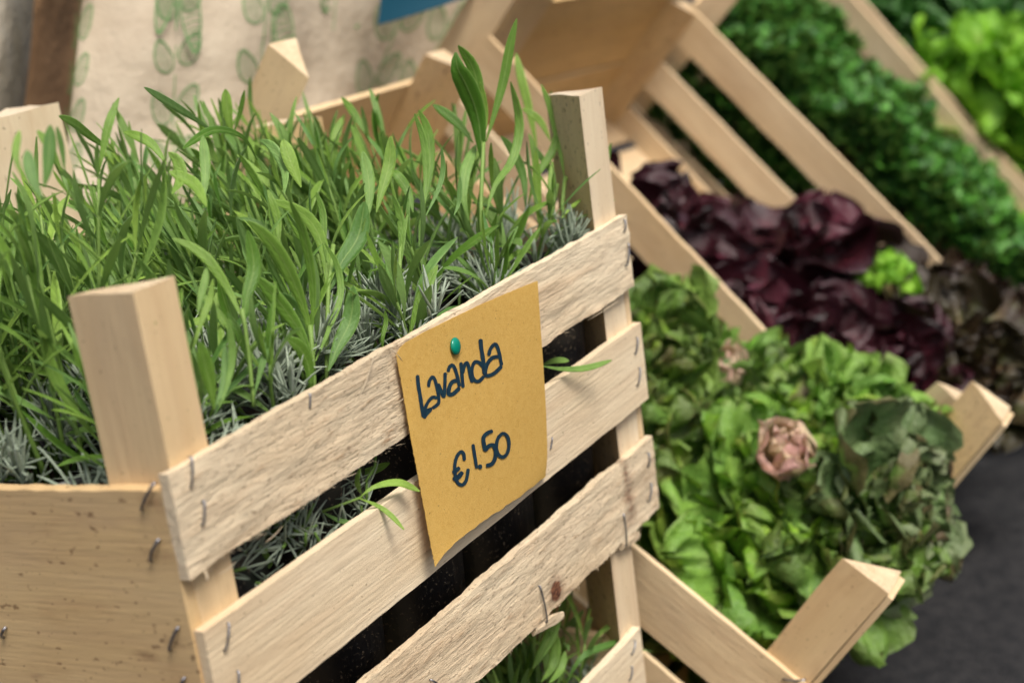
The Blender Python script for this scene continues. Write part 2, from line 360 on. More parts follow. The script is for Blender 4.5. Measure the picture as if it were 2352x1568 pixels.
lav = thing('lavender_crate', 'pale wooden slatted crate of potted lavender with the ochre price note pinned on it', 'crate', (.235, .15, -.235), CRG)
T = .006
m = MB(); board(m, f_lav, (.0, .467), (.0, T), (-.0525, .0), 0, .003, .0011, .0018, .05, rgh=torn); sl1 = m.build('slat', WOOD, lav)
m = MB(); board(m, f_lav, (.0015, .471), (.0, T), (-.139, -.0805), 0, .004, .00025, .0006, .12, rgh=.12, bow=lambda a, b: -.003*np.sin(np.pi*a/.47)*0); sl2 = m.build('slat', WOOD, lav)
m = MB(); board(m, f_lav, (.0005, .4705), (-.0, T), (-.226, -.1685), 0, .0028, .0010, .0026, .08, rgh=.9, stain=slat_stains); sl3 = m.build('slat', WOOD, lav)
for n0, n1 in ((-.0525, 0), (-.139, -.0805), (-.226, -.1685)):
    m = MB(); board(m, f_lav, (0, .47), (.294, .30), (n0, n1), 0, .01, .0004, .001, .2); m.build('slat', WOOD, lav)
def panel_stain(u, s, n):
    w = np.zeros(len(u))
    for px, py in ((345, 1140), (355, 1262), (400, 1465), (60, 1470), (372, 1155), (375, 1262), (330, 1480)):
        q = on(px, py, [0, 0, 0], X_); a = np.sqrt(((s-q[1])/.006)**2+((n+.05*s-q[2])/.0022)**2); w = np.maximum(w, np.clip(.75-a*.4, 0, .6))
    return w
def f_pan(u, s, n): return np.stack([u, s, n-.10*s], 1)
m = MB(); board(m, f_pan, (.0, .0075), (T+.0003, .293), (-.224, -.0085), 1, .0045, .00012, .0014, .85, rgh=.12, stain=panel_stain); epn = m.build('end_panel', WOOD, lav)
m = MB(); board(m, f_lav, (.4625, .4695), (T+.0003, .293), (-.224, -.0085), 1, .01, .0003, .001, .5); m.build('end_panel', WOOD, lav)
for cu, cs, su, ss, a, b, tn in ((.0078, T+.0003, 1, 1, .0265, .042, .62), (.4623, T+.0003, -1, 1, .033, .045, .06), (.0078, .2935, 1, -1, .03, .042, .4), (.4623, .2935, -1, -1, .033, .042, .4)):
    m = MB(); post(m, f_lav, cu, cs, su, ss, a, b, -.224, .0835 if cu < .1 else .091, tn, .0006, .0025); m.build('corner_post', WOOD, lav)
for k in range(5):
    m = MB(); board(m, f_lav, (.0, .47), (.008+k*.058, .052+k*.058), (-.2315, -.2265), 0, .02, .0003, .0008, .2); m.build('floor_slat', WOOD, lav)
# staples seen on the face and on the end panel (pixel ends, on their planes)
for (a, b) in (((437, 1050), (436, 1118)), ((466, 1150), (463, 1205)), ((523, 1430), (515, 1492)), ((545, 1540), (540, 1590)), ((1433, 505), (1432, 532)), ((1442, 560), (1438, 610)),
               ((1462, 775), (1458, 812)), ((1468, 845), (1463, 885)), ((1488, 1040), (1487, 1072)), ((1494, 1110), (1489, 1150)), ((1430, 1180), (1437, 1252)), ((1238, 1345), (1255, 1428)), ((712, 905), (711, 935)), ((1268, 1005), (1264, 1030)), ((988, 1560), (1010, 1575))):
    za = on(*a, [0, 0, 0], Y_)[2]; staple(sl1 if za > -.06 else sl2 if za > -.15 else sl3, on(*a, [0, -.0004, 0], Y_), on(*b, [0, -.0004, 0], Y_), -Y_, .0012 if a[0] not in (712, 1268) else .0002, .00062)
for (a, b) in (((355, 1110), (328, 1168)), ((366, 1238), (348, 1285)), ((410, 1440), (392, 1490)), ((425, 1555), (412, 1600)), ((14, 1440), (8, 1462))):
    staple(epn, on(*a, [-.0004, 0, 0], X_), on(*b, [-.0004, 0, 0], X_), -X_, .0016, .0008)
# torn fibres hanging from the rough slats
m = MB()
def fibre(p0, p1, r, sag=0.):
    a, b = on(*p0, [0, -.001, 0], Y_), on(*p1, [0, -.0035, 0], Y_)
    pts = [a+(b-a)*t+np.array([0, -.001, -sag])*math.sin(t*math.pi) for t in np.linspace(0, 1, 6)]
    k = 6*4; tube(m, pts, [r, r, r, r*.9, r*.6, r*.2], 4, gc=np.random.rand(k, 3)*5, tone=np.zeros(k), stain=np.zeros(k), rgh=np.zeros(k))
for q in (((858, 820), (818, 925), .0004), ((895, 800), (925, 830), .0003), ((760, 1105), (822, 1085), .0003), ((730, 1125), (800, 1090), .00025), ((470, 1310), (475, 1335), .0008), ((700, 1130), (690, 1150), .0002),
          ((905, 930), (935, 905), .0003), ((1420, 690), (1350, 735), .0003), ((1000, 1570), (985, 1590), .0006), ((610, 1245), (650, 1205), .0003), ((540, 1290), (500, 1320), .0003)):
    fibre(*q)
for i in range(70):
    u0 = random.uniform(.01, .44); q = np.array([u0, -.0008, -.0525+random.uniform(-.001, .002)]); l = random.uniform(.002, .009)
    d = np.array([random.uniform(.4, 1), random.uniform(-.3, .1), random.uniform(-.5, .1)])*l
    tube(m, [q, q+d*.5, q+d], [.0002, .00015, .00005], 3, gc=np.random.rand(9, 3)*5, tone=np.zeros(9), stain=np.zeros(9), rgh=np.zeros(9))
tf = m.build('torn_fibres', WOOD, sl1); tf['kind'] = 'stuff'; m = MB()
for i in range(60):
    u0 = random.uniform(.1, .46); q = np.array([u0, -.001, -.2255+random.uniform(-.001, .003)]); l = random.uniform(.002, .007)
    d = np.array([random.uniform(-.4, 1), random.uniform(-.3, .1), random.uniform(-.7, .1)])*l
    tube(m, [q, q+d*.5, q+d], [.00035, .00025, .0001], 3, gc=np.random.rand(9, 3)*5, tone=np.zeros(9), stain=np.full(9, .3), rgh=np.zeros(9))
tf = m.build('torn_fibres', WOOD, sl3); tf['kind'] = 'stuff'
# broken stubs of wood at the lower edge of the third slat
def stub(p0, p1, w):
    a, b = on(*p0, [0, .002, 0], Y_), on(*p1, [0, .002, 0], Y_); m = MB()
    V = []; ax = unit(b-a); up = unit(np.cross(ax, Y_)); k = 8
    for i in range(5):
        t = i/4; c = a+(b-a)*t
        for j in range(k):
            q = 2*math.pi*j/k; r = w*(1+.35*noise.noise(Vector((i*.9, j*.8, w*900))))*(1 if i < 4 else .75)
            V.append(c+up*math.cos(q)*r+Y_*math.sin(q)*r*.5)
    kk = len(V); m.add(V, [(i*k+j, i*k+(j+1) % k, (i+1)*k+(j+1) % k, (i+1)*k+j) for i in range(4) for j in range(k)]+[tuple(range(k)), tuple(range(4*k, 5*k))[::-1]], False, gc=np.array(V)*1., tone=np.full(kk, .2), stain=np.full(kk, .15), rgh=np.ones(kk))
    m.build('splinter', WOOD, sl3)
stub((1225, 1445), (1292, 1412), .0042); stub((1425, 1250), (1466, 1228), .0045)

low = thing('lavender_crate', 'lower pale wooden crate of lavender carrying the crate with the price note', 'crate', (.19, .15, GZ), CRG)
def f_low(u, s, n): return np.stack([u-.045, s, n-.30], 1)
for n0, n1 in ((-.058, 0), (-.142, -.084), (-.226, -.168)):
    m = MB(); board(m, f_low, (0, .465), (0, T), (n0, n1), 0, .005, .0004, .001, .1, rgh=.4); m.build('slat', WOOD, low)
    m = MB(); board(m, f_low, (0, .465), (.294, .30), (n0, n1), 0, .012, .0004, .001, .2); m.build('slat', WOOD, low)
m = MB(); board(m, f_low, (0, .0075), (T+.0003, .293), (-.224, -.0085), 1, .012, .0003, .001, .7); m.build('end_panel', WOOD, low)
m = MB(); board(m, f_low, (.457, .4645), (T+.0003, .293), (-.224, -.0085), 1, .012, .0003, .001, .6); m.build('end_panel', WOOD, low)
for cu, cs, su, ss, a, b in ((.0078, T+.0003, 1, 1, .03, .042), (.4567+.02, T+.0003, -1, 1, .032, .042), (.0078, .2935, 1, -1, .03, .042), (.4567, .2935, -1, -1, .033, .042)):
    m = MB(); post(m, f_low, cu, cs, su, ss, a, b, -.224, .067 if cs < .1 else .05, .15, .0004, .001); m.build('corner_post', WOOD, low)
for k in range(5):
    m = MB(); board(m, f_low, (0, .465), (.008+k*.058, .052+k*.058), (-.2335, -.2285), 0, .03, .0003, .0008, .2); m.build('floor_slat', WOOD, low)
for (a, b) in (((1457, 1470), (1450, 1500)), ((1450, 1530), (1445, 1560))):
    staple(low, on(*a, [0, -.0004, 0], Y_), on(*b, [0, -.0004, 0], Y_), -Y_, .0012)

# ================================================================== LAVENDER PLANTS
LP = 9
PROF = [0, .30, .52, .72, .88, .98, 1.0, .90, .62, .10]
def leaf(mb, p, d, side, L, w, bend, twist=0., rnd=.5, wave=0., shape=PROF, fold=.28):
    """narrow leaf: midrib channel, rolled margins; bends about its side axis"""
    n = len(shape)-1; p = np.array(p, float); V = []; ls = []; lt = []
    d0 = unit(d); side = unit(side-d0*np.dot(side, d0)); ph = random.random()*6
    for i in range(n+1):
        t = i/n; a = bend*t**1.25; dd = rot(d0, side, a); sd = rot(side, dd, twist*t)
        up = np.cross(sd, dd); hw = max(.0004, w*.5*shape[i])
        if i: p = p+dd*(L/n)
        wv = wave*math.sin(t*9+ph)*w*.18
        for s, h in ((-1, -.04), (-.55, .20), (0, -fold), (.55, .20), (1, -.04)):
            V.append(p+sd*hw*s+up*(hw*h*1.4+wv*abs(s))); ls.append(s); lt.append(t)
    fc = [(i*5+j, i*5+j+1, (i+1)*5+j+1, (i+1)*5+j) for i in range(n) for j in range(4)]
    k = len(V); mb.add(V, fc, True, ls=ls, lt=lt, rnd=np.full(k, rnd))
def leaf_path(mb, pts, w, face, rnd=.5, shape=PROF):
    """leaf along a 3-D polyline, its blade turned towards the vector face"""
    pts = np.array(pts, float); seg = np.r_[0, np.cumsum(np.linalg.norm(np.diff(pts, axis=0), axis=1))]; seg /= seg[-1]
    n = 14; ts = np.linspace(0, 1, n+1); V, ls, lt = [], [], []
    sm = lambda t: catmull(pts, seg, t)
    P = np.array([sm(t) for t in ts]); T_ = np.gradient(P, axis=0); ps = np.interp(ts, np.linspace(0, 1, len(shape)), shape)
    for i in range(n+1):
        dd = unit(T_[i]); sd = unit(np.cross(dd, face)); up = np.cross(sd, dd); hw = max(.0004, w*.5*ps[i])
        for s, h in ((-1, -.06), (-.55, .20), (0, -.24), (.55, .20), (1, -.06)):
            V.append(P[i]+sd*hw*s+up*hw*h*1.4); ls.append(s); lt.append(ts[i])
    mb.add(V, [(i*5+j, i*5+j+1, (i+1)*5+j+1, (i+1)*5+j) for i in range(n) for j in range(4)], True, ls=ls, lt=lt, rnd=np.full(len(V), rnd))
def catmull(P, s, t):
    i = min(max(np.searchsorted(s, t)-1, 0), len(P)-2); q = (t-s[i])/max(1e-9, s[i+1]-s[i])
    a, b, c, d = P[max(i-1, 0)], P[i], P[i+1], P[min(i+2, len(P)-1)]
    return .5*((2*b)+(-a+c)*q+(2*a-5*b+4*c-d)*q*q+(-a+3*b-3*c+d)*q**3)
def blocked(q):
    """would this tip stick through a slat or an end panel"""
    inz = -.235 < q[2] < .002 or q[2] < -.298
    return (inz and (q[1] < .0085 or q[0] < .0095)) or (-.23 < q[2] < .09 and ((q[0] < .014 and q[1] < .085) or (q[0] < .05 and q[1] < .014)))
def needle(mb, p, d, L, w, bend, rnd):
    p = np.array(p, float); d = unit(d); ax = unit(np.cross(d, Z_)+1e-4)
    if blocked(p+d*L): return
    n = 4; V = []; k = 4; sh = [.5, .9, 1, .85, .35]
    for i in range(n+1):
        dd = rot(d, ax, bend*i/n); sd = unit(np.cross(dd, Z_)+1e-5); up = np.cross(sd, dd)
        if i: p = p+dd*L/n
        r = w*.5*sh[i]
        for a, b in ((1, 0), (0, .55), (-1, 0), (0, -.55)): V.append(p+sd*r*a+up*r*b)
    kk = len(V); mb.add(V, [(i*k+j, i*k+(j+1) % k, (i+1)*k+(j+1) % k, (i+1)*k+j) for i in range(n) for j in range(k)]+[(n*k, n*k+1, n*k+2, n*k+3)], True, ls=np.full(kk, .4), lt=np.full(kk, .5), rnd=np.full(kk, rnd))
def make_pot(parent, c, z0, z1, r1=.0438, r0=.034):
    m = MB(); k = 32; prof = [(r0, z0), (r0+(r1-r0)*.9, z1-.014), (r1-.001, z1-.012), (r1+.001, z1-.010), (r1+.0012, z1), (r1-.0012, z1), (r1-.002, z1-.01), (r0, z0+.02)]
    V = [(c[0]+r*math.cos(2*math.pi*j/k), c[1]+r*math.sin(2*math.pi*j/k), z) for r, z in prof for j in range(k)]
    m.add(V, [(i*k+j, i*k+(j+1) % k, (i+1)*k+(j+1) % k, (i+1)*k+j) for i in range(len(prof)-1) for j in range(k)]+[tuple(range(k))[::-1]])
    m.build('pot', POT, parent)
    m = MB(); V = [(c[0], c[1], z1-.012)]
    for q in range(1, 6):
        for j in range(24):
            r = (r1-.003)*q/5; x, y = c[0]+r*math.cos(2*math.pi*j/24), c[1]+r*math.sin(2*math.pi*j/24)
            V.append((x, y, z1-.014+.004*noise.noise(Vector((x*90, y*90, 1)))))
    m.add(V, [(0, 1+j, 1+(j+1) % 24) for j in range(24)]+[(1+q*24+j, 1+(q+1)*24+j, 1+(q+1)*24+(j+1) % 24, 1+q*24+(j+1) % 24) for q in range(4) for j in range(24)])
    m.build('soil', SOIL, parent)
def lavender(c, label, grp, z0, zr, nshoot, hmin, hmax, nros, seed, lean=(0, 0), extra=None, spread=.036, front=False):
    rs = random.Random(seed); random.seed(seed)
    t = thing('potted_lavender', label, 'plant', (c[0], c[1], z0), grp)
    make_pot(t, c, z0, zr)
    lv, nd, st = MB(), MB(), MB()
    for k in range(nshoot):
        a = rs.random()*6.283; r = spread*math.sqrt(rs.random()); b = np.array([c[0]+r*math.cos(a), c[1]+r*math.sin(a), zr-.012])
        H = rs.uniform(hmin, hmax)
        dl = np.array([math.cos(a)*r*7+lean[0]+rs.uniform(-.16, .16), math.sin(a)*r*7+lean[1]+rs.uniform(-.16, .16), 1.]); dl = unit(dl)
        bd = np.array([rs.uniform(-.012, .012), rs.uniform(-.012, .012), 0])
        pts = [b+dl*H*q+bd*q*q for q in np.linspace(0, 1, 6)]
        rn = rs.random()
        tube(st, pts, np.linspace(.0015, .0008, 6), 5, ls=.5, lt=.5, rnd=rn)
        phi = rs.random()*3; nn = rs.choice((4, 5, 5, 6)); base = rs.uniform(.28, .42)
        for j in range(nn):
            q = base+(1-base)*j/(nn-1); p = b+dl*H*q+bd*q*q; phi += math.pi/2+rs.uniform(-.25, .25)
            for sgn in (0, math.pi):
                az = phi+sgn+rs.uniform(-.2, .2); rad = np.array([math.cos(az), math.sin(az), 0]); rad = unit(rad-dl*np.dot(rad, dl))
                op = (.80-.58*(j/(nn-1)))*rs.uniform(.7, 1.25)
                d = dl*math.cos(op)+rad*math.sin(op)
                L = rs.uniform(.040, .072)*(1.08-.38*(j/(nn-1))**2) ; w = (.0026+.0060*rs.random()**1.5)*(1 if j < nn-1 else .75)
                side = np.cross(d, dl); side = unit(side) if np.linalg.norm(side) > .05 else unit(np.cross(d, X_))
                tp = p+d*L
                if blocked(tp) or (tp[1] < .008 and tp[2] < .035 and p[2] < .03 and z0 > -.3): continue
                leaf(lv, p, d, side, L, w, rs.choice((-1, -1, 1))*rs.uniform(.1, .95), rs.uniform(-.7, .7), min(1, max(0, .5*rn+rs.uniform(0, .6))), rs.uniform(0, .5))
        leaf(lv, b+dl*H+bd, unit(dl+np.array([rs.uniform(-.2, .2), rs.uniform(-.2, .2), 0])), X_, rs.uniform(.02, .035), .0035, .3, 0, rn)
    for k in range(nros):
        a = rs.random()*6.283; r = .048*math.sqrt(rs.uniform(.05, 1)); h = rs.uniform(.004, .034)*(1-.3*r/.048)
        b = np.array([c[0]+r*.35*math.cos(a), c[1]+r*.35*math.sin(a), zr-.012]); e = np.array([c[0]+r*math.cos(a), c[1]+r*math.sin(a), zr+h])
        tube(st, [b, (b+e)/2+np.array([0, 0, .003]), e], [.0012, .001, .0008], 4, ls=.5, lt=.5, rnd=.1)
        ax = unit(e-b+np.array([0, 0, .02])); rn = rs.random()
        for q in range(rs.randint(20, 30)):
            v = np.array([rs.gauss(0, 1), rs.gauss(0, 1), rs.gauss(0, 1)]); v = unit(v-ax*np.dot(v, ax)*1.0); op = rs.uniform(.25, 1.35)
            needle(nd, e-ax*rs.uniform(0, .016), ax*math.cos(op)+v*math.sin(op), rs.uniform(.018, .034), rs.uniform(.0017, .0030), rs.uniform(-.5, .4), min(1, max(0, rn*.6+rs.uniform(0, .45))))
    if extra: extra(lv, nd, st)
    st.build('stems', STEM, t); lv.build('leaves', LEAF, t); nd.build('gray_leaves', NEEDLE, t)
    return t

def zc(x0, y0, sc):
    return lambda pts: [((x0+x/sc)/1.0884, (y0+y/sc)/1.0884) for x, y in pts]
Z8 = zc(440, 500, 3.137); Z1 = zc(900, 0, 2.936); Z3 = zc(0, 0, 3.095); ZB = zc(0, 854, 1.8375); ZR = zc(1280, 854, 1.8375)
RNDH = random.Random(3)
def hero(zf, pts, wz, y0, y1, kind='leaf', rnd=None):
    """a leaf or stem read off the photograph, standing between the planes y0 (foot) and y1 (tip)"""
    sc = {id(Z8): 3.137, id(Z1): 2.936, id(Z3): 3.095, id(ZB): 1.8375, id(ZR): 1.8375}[id(zf)]*1.0884
    px = zf(pts); k = len(px)
    P = [on(x, y, [0, y0+(y1-y0)*i/max(1, k-1), 0], Y_) for i, (x, y) in enumerate(px)]
    d = float(np.mean([-(RW.T@p+P0C)[2] for p in P])); w = wz/sc*d/F
    return (kind, P, w, RNDH.uniform(.15, .95) if rnd is None else rnd)
def put_hero(h, lv, st):
    kind, P, w, rn = h
    if kind == 'leaf':
        face = unit(CAM-P[len(P)//2]); face = unit(face+np.array([RNDH.uniform(-.3, .3), RNDH.uniform(-.3, .3), .3]))
        leaf_path(lv, P, w*1.0, face, rn)
    else: tube(st, P, w*.5, 6, ls=.5, lt=.5, rnd=rn)
H0 = [hero(Z8, [(608, 1620), (600, 1500), (570, 1200), (540, 980), (515, 850)], 36, .03, .035, 'stem', .7),
      hero(Z8, [(525, 950), (430, 740), (280, 500), (130, 370), (-30, 300)], 82, .035, .07, rnd=.6),
      hero(Z8, [(530, 980), (555, 760), (610, 560), (600, 400), (560, 235)], 120, .035, .04, rnd=.2),
      hero(Z8, [(600, 1400), (560, 1220), (470, 1000), (400, 880)], 60, .032, .05, rnd=.2),
      hero(Z8, [(615, 1530), (660, 1350), (700, 1200), (740, 1050)], 55, .03, .028, rnd=.4),
      hero(Z8, [(140, 1150), (200, 950), (265, 780), (290, 620)], 58, .03, .03, rnd=.7),
      hero(Z8, [(170, 900), (190, 780), (225, 640), (240, 530)], 66, .045, .05, rnd=.5),
      hero(Z8, [(300, 1640), (270, 1450), (230, 1280), (190, 1110)], 120, .02, .02, rnd=.35),
      hero(Z8, [(340, 1620), (400, 1450), (440, 1220), (410, 930)], 62, .022, .022, rnd=.8),
      hero(Z8, [(300, 1640), (370, 1450), (385, 1280), (380, 1130)], 66, .024, .03, rnd=.4)]
H1 = [hero(Z8, [(1085, 1560), (1082, 1400), (1070, 1200), (1050, 980)], 40, .03, .035, 'stem', .6),
      hero(Z8, [(1060, 1100), (1000, 840), (860, 510), (710, 290), (560, 165)], 120, .035, .045, rnd=.45),
      hero(Z8, [(1068, 1060), (1075, 740), (1045, 480), (985, 220), (890, 0)], 76, .034, .03, rnd=.35),
      hero(Z8, [(1070, 1240), (960, 1010), (800, 790), (620, 590)], 120, .03, .05, rnd=.3),
      hero(Z8, [(1065, 1500), (1040, 1290), (970, 1150), (870, 1085)], 120, .022, .022, rnd=.3),
      hero(Z8, [(1050, 1120), (990, 930), (900, 800), (790, 730)], 95, .04, .05, rnd=.25),
      hero(Z8, [(1182, 1440), (1182, 1100), (1195, 700), (1235, 350)], 36, .035, .05, 'stem', .8),
      hero(Z8, [(1200, 720), (1290, 500), (1430, 280), (1480, 10)], 158, .045, .04, rnd=.1),
      hero(Z8, [(1190, 780), (1170, 430), (1070, 180), (910, 60), (720, 0)], 105, .045, .07, rnd=.6),
      hero(Z8, [(1195, 1340), (1270, 1140), (1370, 930), (1390, 670)], 140, .03, .026, rnd=.25),
      hero(Z8, [(1095, 1260), (1200, 1010), (1290, 740), (1260, 500), (1165, 340)], 58, .03, .045, rnd=.5),
      hero(Z8, [(1180, 480), (1160, 300), (1150, 100), (1100, -60)], 60, .05, .06),
      hero(Z8, [(800, 380), (800, 180), (750, 0), (720, -80)], 66, .06, .07)]
H2 = [hero(Z8, [(1760, 1130), (1752, 900), (1750, 600), (1765, 300)], 34, .04, .05, 'stem', .7),
      hero(Z8, [(1745, 1000), (1720, 760), (1650, 590), (1570, 440)], 80, .045, .06, rnd=.2),
      hero(Z8, [(1625, 1190), (1620, 1080), (1645, 960), (1640, 870)], 40, .02, .02, rnd=.3),
      hero(Z8, [(1750, 560), (1770, 350), (1760, 150), (1700, -40)], 70, .05, .06, rnd=.5),
      hero(Z1, [(120, 1560), (160, 1400), (215, 1200), (225, 1000)], 92, .05, .05, rnd=.6),
      hero(Z1, [(60, 1600), (70, 1400), (55, 1250), (20, 1110)], 95, .07, .08, rnd=.8),
      hero(Z1, [(450, 1600), (485, 1350), (470, 1050), (400, 835)], 56, .05, .06, rnd=.5),
      hero(Z1, [(480, 1500), (515, 1200), (495, 950), (430, 810)], 78, .06, .07, rnd=.35),
      hero(Z1, [(485, 1580), (570, 1400), (608, 1250), (600, 1085)], 42, .03, .03, rnd=.4),
      hero(Z1, [(690, 1580), (725, 1480), (735, 1300)], 42, .02, .02, rnd=.4),
      hero(Z1, [(390, 1560), (350, 1400), (270, 1280), (220, 1250)], 80, .06, .08, rnd=.3)]
H3 = [hero(Z1, [(888, 1700), (888, 1500), (897, 1250), (910, 980)], 32, .04, .05, 'stem', .8),
      hero(Z1, [(898, 1200), (865, 870), (790, 650), (715, 500), (702, 385)], 158, .05, .055, rnd=.05),
      hero(Z1, [(910, 1020), (885, 760), (830, 500), (720, 335)], 95, .055, .065, rnd=.2),
      hero(Z1, [(925, 1040), (1000, 790), (1060, 560), (1105, 320), (1150, 138)], 74, .05, .035, rnd=.3),
      hero(Z1, [(915, 1000), (925, 850), (905, 700), (880, 600)], 44, .05, .05, rnd=.6),
      hero(Z1, [(800, 1620), (760, 1450), (775, 1250), (850, 1065)], 84, .05, .06, rnd=.8),
      hero(Z1, [(925, 1580), (990, 1360), (1120, 1170), (1170, 900), (1105, 600)], 72, .04, .04, rnd=.5),
      hero(Z1, [(1215, 1520), (1200, 1300), (1130, 1120), (1035, 1000)], 74, .05, .06, rnd=.25),
      hero(Z1, [(1235, 1500), (1290, 1300), (1410, 1110), (1470, 880)], 60, .05, .04, rnd=.3),
      hero(Z1, [(1245, 1470), (1290, 1250), (1270, 1080), (1240, 980)], 52, .06, .07, rnd=.5),
      hero(Z1, [(830, 1050), (740, 930), (640, 840), (535, 768)], 76, .07, .10, rnd=.15),
      hero(Z1, [(1400, 1040), (1330, 900), (1250, 830), (1190, 800)], 56, .07, .09, rnd=.7),
      hero(Z1, [(1300, 1100), (1240, 800), (1180, 560), (1145, 390)], 70, .10, .12, rnd=.7)]
H4 = [hero(Z1, [(1500, 1640), (1485, 1500), (1505, 1300)], 30, .03, .035, 'stem', .7),
      hero(Z1, [(1415, 1640), (1420, 1500), (1450, 1350)], 30, .04, .04, 'stem', .6),
      hero(Z1, [(1508, 1340), (1590, 1130), (1700, 960), (1772, 842)], 74, .035, .025, rnd=.6),
      hero(Z1, [(1520, 1300), (1570, 1130), (1595, 950), (1602, 780)], 50, .035, .035, rnd=.35),
      hero(Z1, [(1500, 1300), (1460, 1060), (1400, 800), (1330, 620)], 54, .035, .05, rnd=.5),
      hero(Z1, [(1500, 1250), (1500, 1000), (1460, 800)], 44, .04, .05, rnd=.3),
      hero(Z1, [(1490, 1570), (1640, 1450), (1780, 1260), (1842, 1050)], 54, .03, .02, rnd=.2),
      hero(Z1, [(1600, 1600), (1700, 1530), (1870, 1468)], 48, .025, .02, rnd=.3),
      hero(Z1, [(1480, 1600), (1540, 1530), (1622, 1462)], 30, .02, .02, rnd=.9),
      hero(Z1, [(1440, 1420), (1400, 1250), (1340, 1170), (1290, 1080)], 46, .05, .06, rnd=.4),
      hero(Z1, [(1440, 920), (1425, 780), (1400, 670)], 34, .06, .06, rnd=.3),
      hero(ZR, [(140, 112), (240, 126), (350, 118), (458, 84)], 32, .003, -.016, rnd=.8),
      hero(ZR, [(135, 110), (200, 85), (262, 88)], 30, .02, .0, rnd=.8)]
HG = [hero(ZB, [(1480, 780), (1560, 750), (1665, 712)], 14, .02, .006, 'stem', .6),
      hero(ZB, [(1655, 712), (1720, 665), (1830, 645), (1928, 685)], 42, .006, -.01, rnd=.9),
      hero(ZB, [(1650, 718), (1740, 755), (1800, 800), (1856, 862)], 26, .006, -.012, rnd=.9),
      hero(ZB, [(1665, 705), (1640, 640), (1655, 582)], 30, .01, .0, rnd=.5),
      hero(ZB, [(1480, 780), (1560, 820), (1650, 835)], 26, .02, .01, rnd=.4),
      hero(ZB, [(1560, 600), (1680, 600), (1790, 555)], 40, .03, .02, rnd=.3),
      hero(ZB, [(1160, 1060), (1240, 1020), (1190, 930)], 34, .03, .02, rnd=.5)]
HB = [hero(Z3, [(1640, 1010), (1450, 880), (1270, 770), (1115, 678)], 84, .20, .16, rnd=.4),
      hero(Z3, [(880, 1180), (700, 1050), (570, 950), (455, 900)], 88, .17, .15, rnd=.35),
      hero(Z3, [(1800, 1040), (1765, 900), (1745, 690)], 84, .21, .21, rnd=.7),
      hero(Z3, [(1805, 1040), (1855, 880), (1892, 700)], 38, .21, .20, rnd=.2),
      hero(Z3, [(1570, 1560), (1590, 1330), (1570, 1050)], 84, .09, .10, rnd=.8),
      hero(Z3, [(1600, 1600), (1500, 1420), (1310, 1325)], 100, .07, .10, rnd=.7),
      hero(Z3, [(1990, 1240), (1880, 1060), (1650, 1005), (1415, 1150)], 70, .16, .14, rnd=.15),
      hero(Z3, [(340, 1450), (370, 1300), (385, 1130), (390, 968)], 105, .07, .08, rnd=.05),
      hero(Z3, [(330, 1540), (250, 1380), (210, 1160)], 100, .06, .07, rnd=.4),
      hero(Z3, [(480, 1330), (380, 1130), (290, 1010)], 70, .08, .09, rnd=.6),
      hero(Z3, [(500, 1330), (480, 1150), (440, 980)], 46, .08, .08, rnd=.4),
      hero(Z3, [(180, 1380), (120, 1200), (150, 1010)], 60, .07, .08, rnd=.6),
      hero(Z3, [(1290, 1270), (1180, 1120), (1060, 1050), (960, 1020)], 84, .12, .15, rnd=.6),
      hero(Z3, [(2330, 1450), (2250, 1250), (2190, 1080)], 110, .08, .09, rnd=.9),
      hero(Z3, [(2200, 1500), (2200, 1300), (2100, 1130), (2010, 1085)], 84, .08, .11, rnd=.95),
      hero(Z3, [(1330, 1500), (1400, 1380), (1370, 1240), (1300, 1180)], 100, .09, .10, rnd=.6)]
LG = 'lavender pots packed in the upper crate'
PX = [.056, .146, .234, .323, .411]; PY = [.0600, .149, .238]
hz = {(0, 0): H0+[HB[i] for i in (7, 8, 9, 10, 11)], (1, 0): H1+HG, (2, 0): H2, (3, 0): H3, (4, 0): H4, (1, 1): [HB[i] for i in (4, 5, 14, 13, 15)], (2, 2): [HB[i] for i in (0, 2, 3, 6)], (1, 2): [HB[1], HB[12]]}
desc = {(0, 0): 'lavender pot in the front row, in the corner behind the big near post', (1, 0): 'lavender pot in the front row poking a sprig out between the slats', (2, 0): 'lavender pot in the front row right behind the ochre price note',
        (3, 0): 'lavender pot in the front row with the tallest shoot of all', (4, 0): 'lavender pot in the front row beside the pale far corner post',
        (0, 1): 'lavender pot in the middle row against the solid end panel', (1, 1): 'lavender pot in the middle row, second from the solid end panel', (2, 1): 'lavender pot in the middle row at the centre of the crate', (3, 1): 'lavender pot in the middle row behind the tallest shoot', (4, 1): 'lavender pot in the middle row nearest the red lettuces',
        (0, 2): 'lavender pot in the back row against the solid end panel', (1, 2): 'lavender pot in the back row below the left part of the leaf-printed cloth', (2, 2): 'lavender pot in the back row in front of the slanting post', (3, 2): 'lavender pot in the back row below the empty crate rim', (4, 2): 'lavender pot in the back row nearest the slatted crates'}
